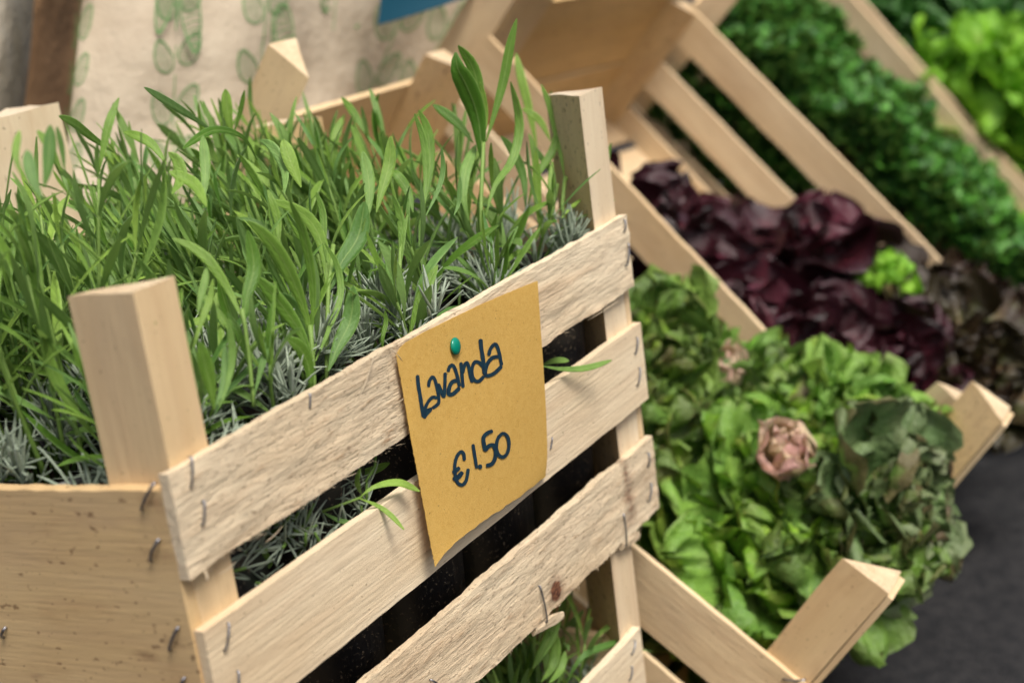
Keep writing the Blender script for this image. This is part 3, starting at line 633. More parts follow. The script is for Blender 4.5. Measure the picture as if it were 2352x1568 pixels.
for i, x in enumerate(PX):
    for j, y in enumerate(PY):
        def ex(lv, nd, st, i=i, j=j):
            for h in hz.get((i, j), []): put_hero(h, lv, st)
            if j == 0 and i < 2:
                for q in range(16):
                    rr = random.Random(i*50+q); e = np.array([rr.uniform(.038, .150), rr.uniform(.008, .015), rr.uniform(-.115, -.050)])
                    ax = unit(np.array([rr.uniform(-.6, .6), rr.uniform(-.8, 0), rr.uniform(-.2, .8)]))
                    tube(st, [e-ax*.03+np.array([0, .01, 0]), e-ax*.012, e], [.0011, .001, .0008], 4, ls=.5, lt=.5, rnd=.1)
                    for _ in range(16):
                        v = np.array([rr.gauss(0, 1) for _ in range(3)]); v = unit(v-ax*np.dot(v, ax)); op = rr.uniform(.3, 1.2)
                        needle(nd, e-ax*rr.uniform(0, .018), ax*math.cos(op)+v*math.sin(op), rr.uniform(.012, .024), rr.uniform(.0014, .0024), rr.uniform(-.4, .4), rr.uniform(0, .5))
        dz = -.05*y
        lavender((x, y), desc[(i, j)], LG, -.2262+dz, -.022+dz-(.012 if j == 0 and i in (0, 3) else 0), (6, 15, 19)[j] if i else (9, 22, 20)[j], (.045, .065, .075)[j]+(.045 if i == 0 and j else 0), (.085, .112, .130)[j]+(.050 if i == 0 and j else 0), (12, 12, 7)[j], 100+i*10+j, ((-.04, .10), (-.04, .18), (-.06, .22))[j] if i == 0 else ((-.14, .25), (-.24, .42), (-.26, .46))[j] if i < 3 else ((-.03, .06), (-.12, .25), (-.16, .30))[j], ex)
LG2 = 'lavender pots in the lower crate'
hl = [hero(ZR, [(95, 1500), (150, 1400), (195, 1300), (215, 1240)], 60, .03, .03, rnd=.3), hero(ZR, [(135, 1560), (190, 1480), (200, 1380), (175, 1330)], 50, .03, .03, rnd=.5),
      hero(ZR, [(170, 1567), (225, 1500), (245, 1420)], 34, .02, .02, rnd=.5), hero(ZR, [(350, 1520), (345, 1300), (380, 1130), (470, 1000)], 30, .06, .07, 'stem', .3),
      hero(ZR, [(360, 1300), (420, 1180), (475, 1000)], 46, .05, .06, rnd=.15), hero(ZR, [(300, 1500), (250, 1350), (330, 1230)], 40, .06, .06, rnd=.15), hero(ZR, [(250, 1567), (330, 1440), (505, 1370)], 34, .03, .01, rnd=.1)]
for k, (x, y, lb) in enumerate(((.375, .06, 'lavender pot at the far front corner of the lower crate'), (.285, .06, 'lavender pot in the front row of the lower crate, next to the corner one'), (.375, .15, 'lavender pot in the middle row of the lower crate'), (.195, .06, 'lavender pot in the front row of the lower crate, under the thick splintered slat'))):
    lavender((x, y), lb, LG2, -.528, -.36, 7, .05, .075, 8, 300+k, (0, 0), (lambda lv, nd, st: [put_hero(h, lv, st) for h in hl]) if k == 0 else None)

# ================================================================== PRICE NOTE
def lab_off(u, v):                                  # how far the note stands off the slats, u along, v down
    return .0032+.010*(v**1.6)*(1-u)**1.3+.004*v*u**2*0+.0035*np.sin(np.pi*u)*v*.5+.0015*np.sin(np.pi*v)*u
Lp = [(910, 815), (926, 900), (943, 1000), (962, 1100), (984, 1220), (1000, 1301)]; Rp = [(1235, 645), (1241, 740), (1248, 840), (1254, 940), (1257, 1040), (1253, 1092)]
Tp = [(910, 815), (932, 787), (1010, 745), (1110, 697), (1190, 663), (1235, 645)]; Bp = [(1000, 1301), (1022, 1270), (1075, 1222), (1140, 1176), (1205, 1132), (1253, 1092)]
def crv(P, t):
    P = np.array(P, float); return catmull(P, np.linspace(0, 1, len(P)), min(max(t, 0), 1))
def coons(u, v):
    l, r, t, b = crv(Lp, v), crv(Rp, v), crv(Tp, u), crv(Bp, u)
    c = (1-u)*(1-v)*np.array(Lp[0])+u*(1-v)*np.array(Rp[0])+(1-u)*v*np.array(Lp[-1])+u*v*np.array(Rp[-1])
    return (1-u)*l+u*r+(1-v)*t+v*b-c
note = thing('price_note', 'torn ochre paper note reading Lavanda and a euro price, pinned to the crate', 'sign', on(1080, 790, [0, -.002, 0], Y_))
m = MB(); nu, nv = 60, 80; V = []
for i in range(nu+1):
    for j in range(nv+1):
        u, v = i/nu, j/nv; x, y = coons(u, v)
        if j == nv: y += 5*noise.noise(Vector((x*.05, 3, 0)))+3*noise.noise(Vector((x*.25, 1, 0)))+2*noise.noise(Vector((x*.8, 1, 0)))
        if j == 0: y += 1.5*noise.noise(Vector((x*.2, 7, 0)))
        if i == 0: x += 1.5*noise.noise(Vector((y*.15, 5, 0)))+1.2*noise.noise(Vector((y*.6, 5, 0)))
        V.append(on(x, y, [0, -lab_off(u, v)-.0006*noise.noise(Vector((u*3, v*3, 4))), 0], Y_))
V = np.array(V); k = nv+1; q = [(i*k+j, i*k+j+1, (i+1)*k+j+1, (i+1)*k+j) for i in range(nu) for j in range(nv)]
m.add(V, q); V2 = V+np.array([0, .0003, 0]); m.add(V2, [a[::-1] for a in q])
for ring in ([i*k for i in range(nu+1)], [i*k+nv for i in range(nu+1)], list(range(k)), [nu*k+j for j in range(k)]):
    r = len(ring); m.add(np.concatenate([V[ring], V2[ring]]), [(i, i+1, r+i+1, r+i) for i in range(r-1)], False)
paper_o = m.build('paper', PAPER, note)
# invert pixel -> (u, v) on the note
GU = np.array([[coons(i/24, j/24) for j in range(25)] for i in range(25)])
def note_pt(px, py, lift):
    d = np.hypot(GU[..., 0]-px, GU[..., 1]-py); i, j = np.unravel_index(np.argmin(d), d.shape); u, v = i/24, j/24
    for _ in range(6):
        c = coons(u, v); e = np.array([px, py])-c; Ju = (coons(u+.01, v)-c)/.01; Jv = (coons(u, v+.01)-c)/.01
        du = np.linalg.solve(np.array([Ju, Jv]).T+1e-9*np.eye(2), e); u = min(max(u+du[0], 0), .99); v = min(max(v+du[1], 0), .99)
    return on(px, py, [0, -lab_off(u, v)-.0006*noise.noise(Vector((u*3, v*3, 4)))-lift, 0], Y_)
Z2 = zc(960, 660, 1.96)
ST = [(15, [(164, 542), (168, 590), (178, 650), (187, 710), (196, 752)]), (15, [(194, 754), (210, 730), (232, 710)]),
      (13, [(218, 602), (223, 572), (238, 553), (250, 568), (261, 610), (268, 650), (266, 682), (236, 706)]), (13, [(262, 656), (238, 652), (214, 678), (200, 712), (206, 718), (236, 706)]),
      (13, [(264, 584), (278, 615), (293, 648), (298, 600), (300, 530)]),
      (13, [(314, 528), (320, 505), (336, 495), (350, 518), (364, 568), (370, 600)]), (15, [(362, 570), (336, 576), (320, 604), (318, 636), (340, 634), (372, 604)]),
      (13, [(377, 480), (382, 540), (388, 605)]), (13, [(385, 535), (395, 495), (407, 482), (416, 505), (424, 545), (434, 580)]),
      (13, [(487, 505), (470, 484), (448, 478), (434, 500), (432, 540), (444, 568), (466, 572), (491, 548)]), (15, [(473, 366), (477, 410), (486, 470), (493, 540)]),
      (13, [(513, 448), (522, 415), (542, 392), (556, 405), (568, 450), (577, 496)]), (14, [(568, 452), (532, 458), (507, 488), (496, 530), (506, 546), (540, 534), (578, 498)]),
      (13, [(394, 962), (391, 930), (378, 918), (358, 940), (347, 985), (350, 1035), (362, 1070), (385, 1080), (404, 1055), (413, 1000)]), (15, [(336, 1022), (350, 1012), (372, 995)]), (17, [(342, 1040), (350, 1052), (366, 1040), (386, 1016)]),
      (12, [(436, 880), (444, 930), (455, 1000)]), (14, [(469, 980), (474, 1002)]),
      (15, [(534, 816), (508, 826), (488, 848), (490, 880), (497, 908), (514, 890), (536, 886), (547, 912), (544, 950), (528, 978), (500, 986)]),
      (13, [(577, 832), (560, 850), (551, 890), (560, 930), (584, 944), (604, 924), (613, 885), (606, 845), (586, 828), (570, 836)])]
m = MB()
for si, (wz, pts) in enumerate(ST):
    px = np.array(Z2(pts)); n = len(px); ss = np.r_[0, np.cumsum(np.hypot(*np.diff(px, axis=0).T))]; ss /= ss[-1]; K = n*7
    C = np.array([catmull(px, ss, t) for t in np.linspace(0, 1, K)]); Tn = np.gradient(C, axis=0); Tn /= np.linalg.norm(Tn, axis=1)[:, None]
    w = wz*1.3/1.96/1.0884*.5; V = []
    ww = np.array([w*(1+.14*noise.noise(Vector((c[0]*.09, c[1]*.09, si)))) for c in C]); e = np.linspace(0, 1, K); L_ = np.sum(np.hypot(*np.diff(C, axis=0).T))
    for i in range(K):
        dd = min(e[i], 1-e[i])*L_; r = ww[i]*math.sqrt(max(.05, 1-max(0, 1-dd/w)**2))
        c = C[i]
        # pen nib: strokes that run down are as wide as cross strokes once foreshortening is undone
        nx = np.array([-Tn[i][1], Tn[i][0]])*r
        for q_ in (c+nx, c-nx): V.append(note_pt(q_[0], q_[1], .00022+si*.000022))
    m.add(V, [(2*i, 2*i+1, 2*i+3, 2*i+2) for i in range(K-1)], False)
    if si == 12: m.build('handwriting', INK, paper_o); m = MB()
m.build('handwriting', INK, paper_o)
tk = MB(); c = note_pt(1043, 795, .0); prof = [(0, .0030), (.0030, .0028), (.0046, .0020), (.0052, .0012), (.0050, .0003), (.0012, .0002), (.0007, -.006)]; k = 24; V = []
ta = unit(np.array([.12, -1, .1])); e1 = unit(np.cross(ta, Z_)); e2 = np.cross(ta, e1)
for r, h in prof:
    for j in range(k): V.append(c+ta*h+e1*r*math.cos(2*math.pi*j/k)+e2*r*math.sin(2*math.pi*j/k))
tk.add(V, [(i*k+j, i*k+(j+1) % k, (i+1)*k+(j+1) % k, (i+1)*k+j) for i in range(len(prof)-1) for j in range(k)])
to = tk.build('thumbtack', TACK, None, c); tag(to, 'glossy green thumbtack holding the ochre price note', 'thumbtack')

# ================================================================== TILTED CRATES
def tilted(E0, a0, x0, E1, a1, x1):
    """crate frame: u across (0..x1-x0), s up the slope from the low rim, n out of the opening"""
    def f(u, s, n):
        q = np.clip(u/(x1-x0), -.2, 1.2); a = np.radians(a0+(a1-a0)*q)
        y = E0[0]+(E1[0]-E0[0])*q+s*np.cos(a)-n*np.sin(a); z = E0[1]+(E1[1]-E0[1])*q+s*np.sin(a)+n*np.cos(a)
        return np.stack([x0+u, y, z], 1)
    def pt(u, s, n): return f(np.array([float(u)]), np.array([float(s)]), np.array([float(n)]))[0]
    def nv(u): return unit(pt(u, .1, .1)-pt(u, .1, 0))
    return f, pt, nv
def slat_crate(label, f, pt, Wd, Ls, tone=.3, H=.19, ph=.095, rows=None, cleat=True, ends=None, tops=None, near_len=None, far_ph=None, near_rows=None):
    t = thing('vegetable_crate', label, 'crate', pt(Wd/2, Ls*.25, -H), CRG)
    rows = rows or ((-.052, 0), (-.118, -.070), (-H, -.138))
    for u0 in ((0., Wd-.005)):
        for n0, n1_ in (near_rows if near_rows and u0 == 0. else rows):
            m = MB(); board(m, f, (u0, u0+.005), (0, near_len if near_len and u0 == 0. else Ls), (n0, n1_), 1, .010, .0003, .0009, tone+random.uniform(-.12, .12), rgh=.3); m.build('slat', WOOD, t)
    for s0, ua, ub, n0, n1_, tn in (ends or ((0, .0053, Wd-.0053, -H, -.004, .15), (Ls-.0055, .0053, Wd-.0053, -H, -.004, .15))):
        m = MB(); board(m, f, (ua, ub), (s0, s0+.0055), (n0, n1_), 0, .012, .0003, .001, tone+tn, rgh=.2); m.build('end_panel', WOOD, t)
    tops = tops or ((Ls-.006, -1, .036, .036, ph), (Ls-.006, -1, .036, .036, ph))
    for q, (cu, su) in enumerate(((.0055, 1), (Wd-.0055, -1))):
        for cs, ss, a, b, h in ((.006, 1, .036, .040, far_ph if far_ph and q else ph), tops[q]):
            m = MB(); post(m, f, cu, cs, su, ss, a, b, -H, h, tone+.1, .0005, .003); m.build('corner_post', WOOD, t)
            if cleat and ss > 0 and cs < .01:
                ua = cu+.0005 if su > 0 else cu-.034
                m = MB(); board(m, f, (ua, ua+.0335), (.0005, .0052), (-.0035, h-.003), 2, .012, .0003, .0006, tone-.1); m.build('cleat', WOOD, t)
    k = int(Ls/.085)
    for i in range(k):
        s0 = .01+i*(Ls-.02)/k
        m = MB(); board(m, f, (0, Wd), (s0, s0+.078), (-H-.0055, -H-.0005), 0, .02, .0003, .001, tone); m.build('floor_slat', WOOD, t)
    return t
def rigid(P, Mx):
    P = np.array(P); Mx = np.array(Mx)
    def f(u, s, n): return P+np.stack([u+0*s, s+0*u, n+0*u], 1)@Mx.T
    def pt(u, s, n): return P+Mx@np.array([u, s, n])
    return f, pt, lambda u: Mx[:, 2]
f1, p1, n1 = rigid((.484, -.105, -.372), [[.99904, -.01146, .04219], [.03454, .79849, -.60101], [-.0268, .60190, .79813]])
f2, p2, n2 = rigid((.8242, -.0729, -.3474), [[.99379, .10615, -.03348], [-.09927, .70917, -.69802], [-.05035, .69700, .71530]])
f3, p3, n3 = tilted((-.105, -.372), 45.5, 1.305, (-.075, -.345), 50.5, 1.62)
f4, p4, n4 = tilted((-.080, -.345), 50.5, 1.635, (-.06, -.32), 52, 1.94)
c1 = slat_crate('slanting wooden crate nearest the camera holding the green lettuces', f1, p1, .326, .644, .62, ph=.106, rows=((-.054, 0), (-.124, -.074), (-.19, -.144)),
                ends=((0, .0053, .3207, -.19, -.004, .15), (.6385, .0053, .3207, -.19, .060, .05)), tops=((.638, -1, .036, .045, .150), (.638, -1, .036, .040, .095)), far_ph=.145)
c2 = slat_crate('slanting wooden crate of dark red lettuces with its slats showing inside', f2, p2, .405, .660, .42, rows=((-.046, 0), (-.122, -.080), (-.19, -.158)),
                ends=((0, .0053, .3997, -.19, -.004, .15), (.617, .083, .3997, -.100, .030, .58), (.6135, .083, .3997, -.19, -.102, .5)), near_len=.611, tops=((.6115, 1, .078, .046, .10), (.6165, -1, .03, .03, .0)))  # both upper end boards get a browner tone, painting in their shade
c3 = slat_crate('slanting wooden crate filled with curly parsley', f3, p3, .315, .60, .4, near_rows=((-.19, -.160),), rows=((-.043, 0), (-.121, -.071), (-.19, -.145)))
c4 = slat_crate('slanting wooden crate of lime green lettuce at the far end', f4, p4, .305, .62, .4)
staple(c1, on(1800, 1557, [.4835, 0, 0], X_), on(1848, 1560, [.4835, 0, 0], X_), -X_, .0015, .0009)

# ------------------------------------------------------------------ lettuces
def lettuce_leaf(mb, base, e_out, e_ax, L, Wd, phi0, curl, ruf, seed, rnd, nt_=18, ns=26, cup=.5, jag=.15, waves=9):
    """broad leaf on a bending midrib; the blade gathers into smooth folds towards its margin"""
    side = unit(np.cross(e_ax, e_out)); P = np.array(base, float); V = []; ls = []; lt = []; le = []
    r_ = random.Random(int(seed*977)); f1_ = waves*r_.uniform(.8, 1.2); f2_ = f1_*2.13; a1, a2, a3 = [r_.uniform(0, 6.28) for _ in range(3)]
    tw = r_.uniform(-.5, .5)
    for i in range(nt_+1):
        t = i/nt_; ph = phi0+curl*t*t
        dirv = e_ax*math.cos(ph)+e_out*math.sin(ph); up = e_ax*math.sin(ph)-e_out*math.cos(ph)
        if i: P = P+dirv*L/nt_
        w = Wd*.5*(.15+.85*min(1, (t/.62))**1.2)*(1 if t < .62 else math.sqrt(max(.03, 1-((t-.62)/.385)**2)))
        sdv = side*math.cos(tw*t)+up*math.sin(tw*t); upv = up*math.cos(tw*t)-side*math.sin(tw*t)
        for j in range(ns+1):
            s = -1+2*j/ns; e = max(0, max(abs(s), (t-.35)/.65)); a = math.atan2(s*1.1, (t-.30)*1.25)
            g = e**2.4*min(1, t*1.8)
            n_c = noise.noise(Vector((t*2.2+seed, s*1.6, seed+9)))
            wv = math.sin(f1_*a+a1+1.5*n_c)+.45*math.sin(f2_*a+a2)*e+.2*math.sin(f2_*2.3*a+a3)*e*e
            jg = 1+jag*g*(.6*math.sin(f2_*1.7*a+a3)+.5*noise.noise(Vector((a*9, seed, 2))))
            q = P+sdv*s*w*jg*(1-.10*abs(wv)*g)+upv*(cup*s*s*w*.9+ruf*g*wv+.010*n_c)+dirv*ruf*g*.5*math.sin(f2_*a+a3)
            V.append(q); ls.append(s); lt.append(t); le.append(e)
    k = ns+1; mb.add(V, [(i*k+j, i*k+j+1, (i+1)*k+j+1, (i+1)*k+j) for i in range(nt_) for j in range(ns)], True, ls=ls, lt=lt, le=le, rnd=np.full(len(V), rnd))
def lettuce(label, grp, c, ax, R, mat, seed, n=20, ruf=.018, openness=1.15, jag=.15, stemcut=None, elong=1., waves=6):
    rs = random.Random(seed); ax = unit(np.array(ax, float)); a0 = unit(np.cross(ax, X_+.1*Y_)); b0 = np.cross(ax, a0)
    o = thing('lettuce', label, 'lettuce', c, grp); m = MB()
    for k in range(n):
        q = k/(n-1); az = k*2.39996+rs.uniform(-.25, .25); e = a0*math.cos(az)+b0*math.sin(az)
        ph0 = openness*(1-q)**.8*rs.uniform(.75, 1.1)+.08; L = R*(1.35-.55*q)*rs.uniform(.85, 1.1)*elong
        lettuce_leaf(m, np.array(c)-ax*R*.5+e*.012*(1-q), e, ax, L, R*rs.uniform(1.15, 1.6)*(1-.35*q), ph0, rs.uniform(-.4, 1.3)*(1-.4*q), ruf*rs.uniform(.7, 1.3), seed*3.1+k*1.3, rs.random(), jag=jag, cup=rs.uniform(.1, .7), waves=waves)
    m.build('leaves', mat, o)
    if stemcut is not None:
        d, r, ln = stemcut; d = unit(np.array(d, float)); h = MB(); a1 = unit(np.cross(d, Z_)); b1 = np.cross(d, a1)
        for k in range(9):
            az = k*2.39996; e = a1*math.cos(az)+b1*math.sin(az)
            lettuce_leaf(h, np.array(c)+d*ln*.25+e*r*.25, e, d, ln*rs.uniform(.75, 1.05), r*2.6, .32+.2*(k > 4), rs.uniform(-.9, -.3), .0035, seed+k*2.2, rs.random(), nt_=12, ns=16, cup=.75, jag=.06, waves=5)
        h.build('heart', HEART, o)
    return o
STALK = plain('pink_cut_stalk', (.42, .24, .18), .7, .3, (75, (.46, .46, .19), .42, .60), b=(70, .006, .9))
G1 = 'green lettuces heaped in the nearest slanting crate'
def head_at(px, py, xpl): return on(px, py, [xpl, 0, 0], X_)
VW = lambda c: unit(CAM-np.array(c))
L1 = [(1535, 800, .70, .066, 'small dark-edged green lettuce right beside the corner of the lavender crate'), (1690, 920, .76, .072, 'green lettuce with a small pale cut base, under the outer board of the red crate'),
      (1860, 930, .76, .072, 'green lettuce with bronze frills in front of the darkest red lettuces'), (2000, 950, .76, .066, 'light green lettuce with a pointed leaf touching the far post'),
      (1610, 1030, .66, .078, 'green lettuce beside the second slat of the lavender crate'), (1830, 1090, .66, .078, 'big green lettuce showing its broad pink cut base'),
      (2080, 1130, .68, .072, 'overhanging gray green lettuce at the low end of the crate above the asphalt'), (1640, 1220, .62, .076, 'dark green lettuce beside the third slat of the lavender crate'),
      (1800, 1270, .62, .078, 'bright green frilly lettuce above the near corner post'), (1990, 1220, .64, .064, 'green lettuce drooping just over the near corner post'),
      (1740, 1410, .66, .066, 'deep green lettuce lowest in the near corner of the crate'), (1590, 1400, .68, .068, 'shaded green lettuce behind the near side board')]
for k, (px, py, xp, R, lb) in enumerate(L1):
    c = head_at(px, py, xp)-n1(.15)*.01
    ax = unit(n1(.15)*.8+VW(c)*.6+np.array([random.uniform(-.35, .35), random.uniform(-.35, .35), random.uniform(-.25, .35)]))
    if k == 6: ax = unit(np.array([.0, -.9, .15])+VW(c)*.5)
    sc = None
    lettuce(lb, G1, c, ax, R, (LET_G, LET_G2, LET_G, LET_G2, LET_G, LET_G2, LET_G3, LET_G, LET_G2, LET_G, LET_G2, LET_G)[k], 40+k, n=21, ruf=.0090, jag=.18, waves=10, stemcut=((VW(c)*.8+np.array([0, 0, .7]), .020, .068) if k == 5 else (VW(c)*.6+np.array([0, 0, .8]), .012, .066) if k == 1 else None))
G2 = 'dark red lettuces'
L2 = [(1490, 460, .91, .060, 'small frilly maroon lettuce at the upper end, by the pale corner post'), (1650, 610, .93, .068, 'smooth maroon lettuce with a red rim leaf near the outer board'),
      (1740, 540, 1.03, .050, 'small curly maroon lettuce against the inner slats'), (1880, 540, 1.02, .070, 'maroon lettuce with two tall pointed leaves and pale pink ribs'),
      (1740, 720, .90, .072, 'broad glossy maroon lettuce in the middle of the crate'), (1930, 680, .98, .068, 'maroon lettuce with a pink and white heart'),
      (1890, 800, .90, .070, 'darkest maroon lettuce, frilly, above the green ones'), (2070, 800, .95, .068, 'maroon lettuce with crimson ribs near the low end'),
      (2190, 690, 1.04, .066, 'blackish bronze lettuce by the end of the long inner board'), (2290, 810, 1.0, .070, 'bronze and green streaked lettuce at the picture edge')]
for k, (px, py, xp, R, lb) in enumerate(L2):
    c = head_at(px, py, .86+(xp-.86)*1.5)-n2(.15)*.02
    ax = unit(n2(.15)*.8+VW(c)*.4+np.array([random.uniform(-.35, .35), random.uniform(-.35, .35), random.uniform(-.1, .45)]))
    if k == 3: ax = unit(np.array([-.1, -.1, 1.]))
    lettuce(lb, G2, c, ax, R*1.12, LET_R2 if k in (8, 9) else LET_R, 80+k, n=15, ruf=.006 if k in (1, 3, 4, 5) else .010, waves=4 if k in (1, 3, 4, 5) else 8, openness=.95 if k in (3, 4) else 1.1, jag=.05, elong=1.15 if k == 3 else 1.)
c = head_at(2045, 625, 1.06); lettuce('small lime green lettuce lying between the maroon ones', 'stray lime lettuces', c, VW(c)*.5+Z_, .025, LET_L, 97, n=10, ruf=.005)
# ------------------------------------------------------------------ parsley
m = MB(); rs = random.Random(5)
def sprig(p, d, L):
    a = unit(np.cross(d, X_+.3*Z_)); b = np.cross(d, a)
    for k in range(rs.randint(7, 10)):
        az = rs.random()*6.28; e = unit(d*rs.uniform(.5, 1.6)+a*math.cos(az)+b*math.sin(az)); q = p-d*rs.uniform(0, L*.8)
        ln = rs.uniform(.010, .024); w = ln*.42; sd = unit(np.cross(e, d+.01)); up = np.cross(sd, e); rn = rs.random()
        V = [q, q+e*ln*.4+sd*w*.55+up*.002, q+e*ln*.55, q+e*ln*.4-sd*w*.55+up*.002, q+e*ln*.85+sd*w*.6-up*.001, q+e*ln*.7, q+e*ln*.85-sd*w*.6-up*.001, q+e*ln*1.1]
        m.add(V, [(0, 1, 2), (0, 2, 3), (1, 4, 5, 2), (2, 5, 6, 3), (5, 4, 7), (5, 7, 6)], False, ls=np.full(8, .5), lt=np.full(8, .5), rnd=np.full(8, rn))
for k in range(5600):
    u = rs.uniform(.008, .305); s = rs.uniform(-.03, .56)
    hgt = .018+.040*noise.noise(Vector((u*16, s*16, 0)))+.018*noise.noise(Vector((u*45, s*45, 3)))+.012-.070*(u/.3)**1.5-.10*max(0, s-.32)
    n_ = hgt-rs.random()**2*.05
    if k % 6 == 0: u = rs.uniform(.012, .03); n_ = rs.uniform(-.16, -.04)
    p = p3(u, s, n_); d = unit(n3(u)*.6+Z_*.8+np.array([rs.uniform(-.4, .4), rs.uniform(-.4, .4), rs.uniform(-.3, .5)])); sprig(p, d, .02)
o = m.build('parsley', HERB); tag(o, 'dense dark green curly parsley filling the third slanting crate', 'herb'); o['kind'] = 'stuff'
# ------------------------------------------------------------------ far lettuces
L4 = [(2090, 130, 1.56, .070, LET_D, 'mid green lettuce at the upper end of the far crate', 'far green lettuces'), (2170, 150, 1.56, .085, LET_L, 'lime green lettuce nearest the far board', 'far lime lettuces'), (2270, 270, 1.53, .095, LET_L, 'lime green lettuce in the middle of the far crate', 'far lime lettuces'),
      (2330, 420, 1.50, .080, LET_L, 'lime green lettuce lowest in the far crate', 'far lime lettuces'), (2270, 60, 1.66, .085, LET_D, 'dark green leafy head behind the lime lettuces', 'far green lettuces'), (2390, 160, 1.66, .085, LET_D, 'dark green leafy head cut by the picture edge', 'far green lettuces'),
      (2345, 160, 1.54, .08, LET_L, 'lime green lettuce second from the top edge', 'far lime lettuces'),
      (2000, 40, 1.55, .060, LET_D, 'small dark green head by the rim of the far crate', 'far green lettuces'), (2200, -60, 1.66, .08, LET_D, 'dark green leafy head at the top of the far crate', 'far green lettuces'), (2400, 300, 1.6, .08, LET_L, 'lime green lettuce cut by the picture edge', 'far lime lettuces'), (2110, 20, 1.6, .06, LET_D, 'dull green head half hidden below the top edge', 'far green lettuces')]
for k, (px, py, xp, R, mt, lb, gr) in enumerate(L4):
    c = head_at(px, py, xp+.16); lettuce(lb, gr, c, unit(n4(.15)+.4*VW(c)+np.array([random.uniform(-.3, .3), random.uniform(-.3, .3), .1])), R, mt, 120+k, n=14, ruf=.012, jag=.1, waves=7)
# another slanting crate beyond, only a rim of it in view
f5, p5, n5 = tilted((-.07, -.315), 52, 1.955, (-.06, -.3), 53, 2.26)
c5 = slat_crate('slanting wooden crate farthest back, only its upper boards in view', f5, p5, .305, .55, .4)

# ================================================================== UPPER TIER
# upright crate behind on the left, its rough sawn post rises out of the lavender
pq = at(185, 330, 1.10)
def f_q(u, s, n): return np.stack([pq[0]-.30+u, pq[1]+s, n+.02], 1)
cq = thing('wooden_crate', 'crate behind the lavender whose wide rough sawn post shows at the picture edge', 'crate', (pq[0]-.15, pq[1]+.15, -.21), CRG)
for n0, n1 in ((-.06, 0), (-.14, -.085), (-.23, -.17)):
    for s0 in (0, .29):
        m = MB(); board(m, f_q, (0, .3), (s0, s0+.006), (n0, n1), 0, .012, .0003, .001, .3); m.build('slat', WOOD, cq)
for u0 in (0, .294):
    m = MB(); board(m, f_q, (u0, u0+.006), (.0063, .2897), (-.228, -.01), 1, .012, .0003, .001, .4); m.build('end_panel', WOOD, cq)
for cu, su in ((.0065, 1), (.2935, -1)):
    for cs, ss in ((.0065, 1), (.2895, -1)):
        m = MB(); post(m, f_q, cu, cs, su, ss, .072, .05, -.228, .100, .12, .0008, .006); m.build('corner_post', WOOD, cq)

# ------------------------------------------------------------------ printed cloth, kraft bag, linen, teal card
BK = {}
def cloth(name, mat, quads, nu, nv, fold, label, cat, extra=None, thick=.004):
    """sheet through pixel corners at their own depths: rows of (px, py, depth)"""
    R = np.array(quads, float); V = []
    def ptc(u, v):
        rows = [catmull(r, np.linspace(0, 1, len(r)), u) for r in R]; rows = np.array(rows); q = catmull(rows, np.linspace(0, 1, len(rows)), v)
        return at(q[0], q[1], q[2]+fold(u, v))
    V = np.array([ptc(i/nu, j/nv) for i in range(nu+1) for j in range(nv+1)]); k = nv+1
    q = [(i*k+j, i*k+j+1, (i+1)*k+j+1, (i+1)*k+j) for i in range(nu) for j in range(nv)]
    m = MB(); m.add(V, q); dv = unit(at(1176, 784, 2.)-at(1176, 784, 1.))*thick; V2 = V+dv; m.add(V2, [a[::-1] for a in q])
    for ring in ([i*k for i in range(nu+1)], [i*k+nv for i in range(nu+1)], list(range(k)), [nu*k+j for j in range(k)]):
        r = len(ring); m.add(np.concatenate([V[ring], V2[ring]]), [(i, i+1, r+i+1, r+i) for i in range(r-1)], True)
    if extra: extra(m, ptc)
    o = m.build(name, mat, None, ptc(.5, 1.)); tag(o, label, cat); return o
def foldc(u, v): return .012*math.sin(u*9+.6)+.006*math.sin(u*23+v*3)+.004*math.sin(v*11+u*5)
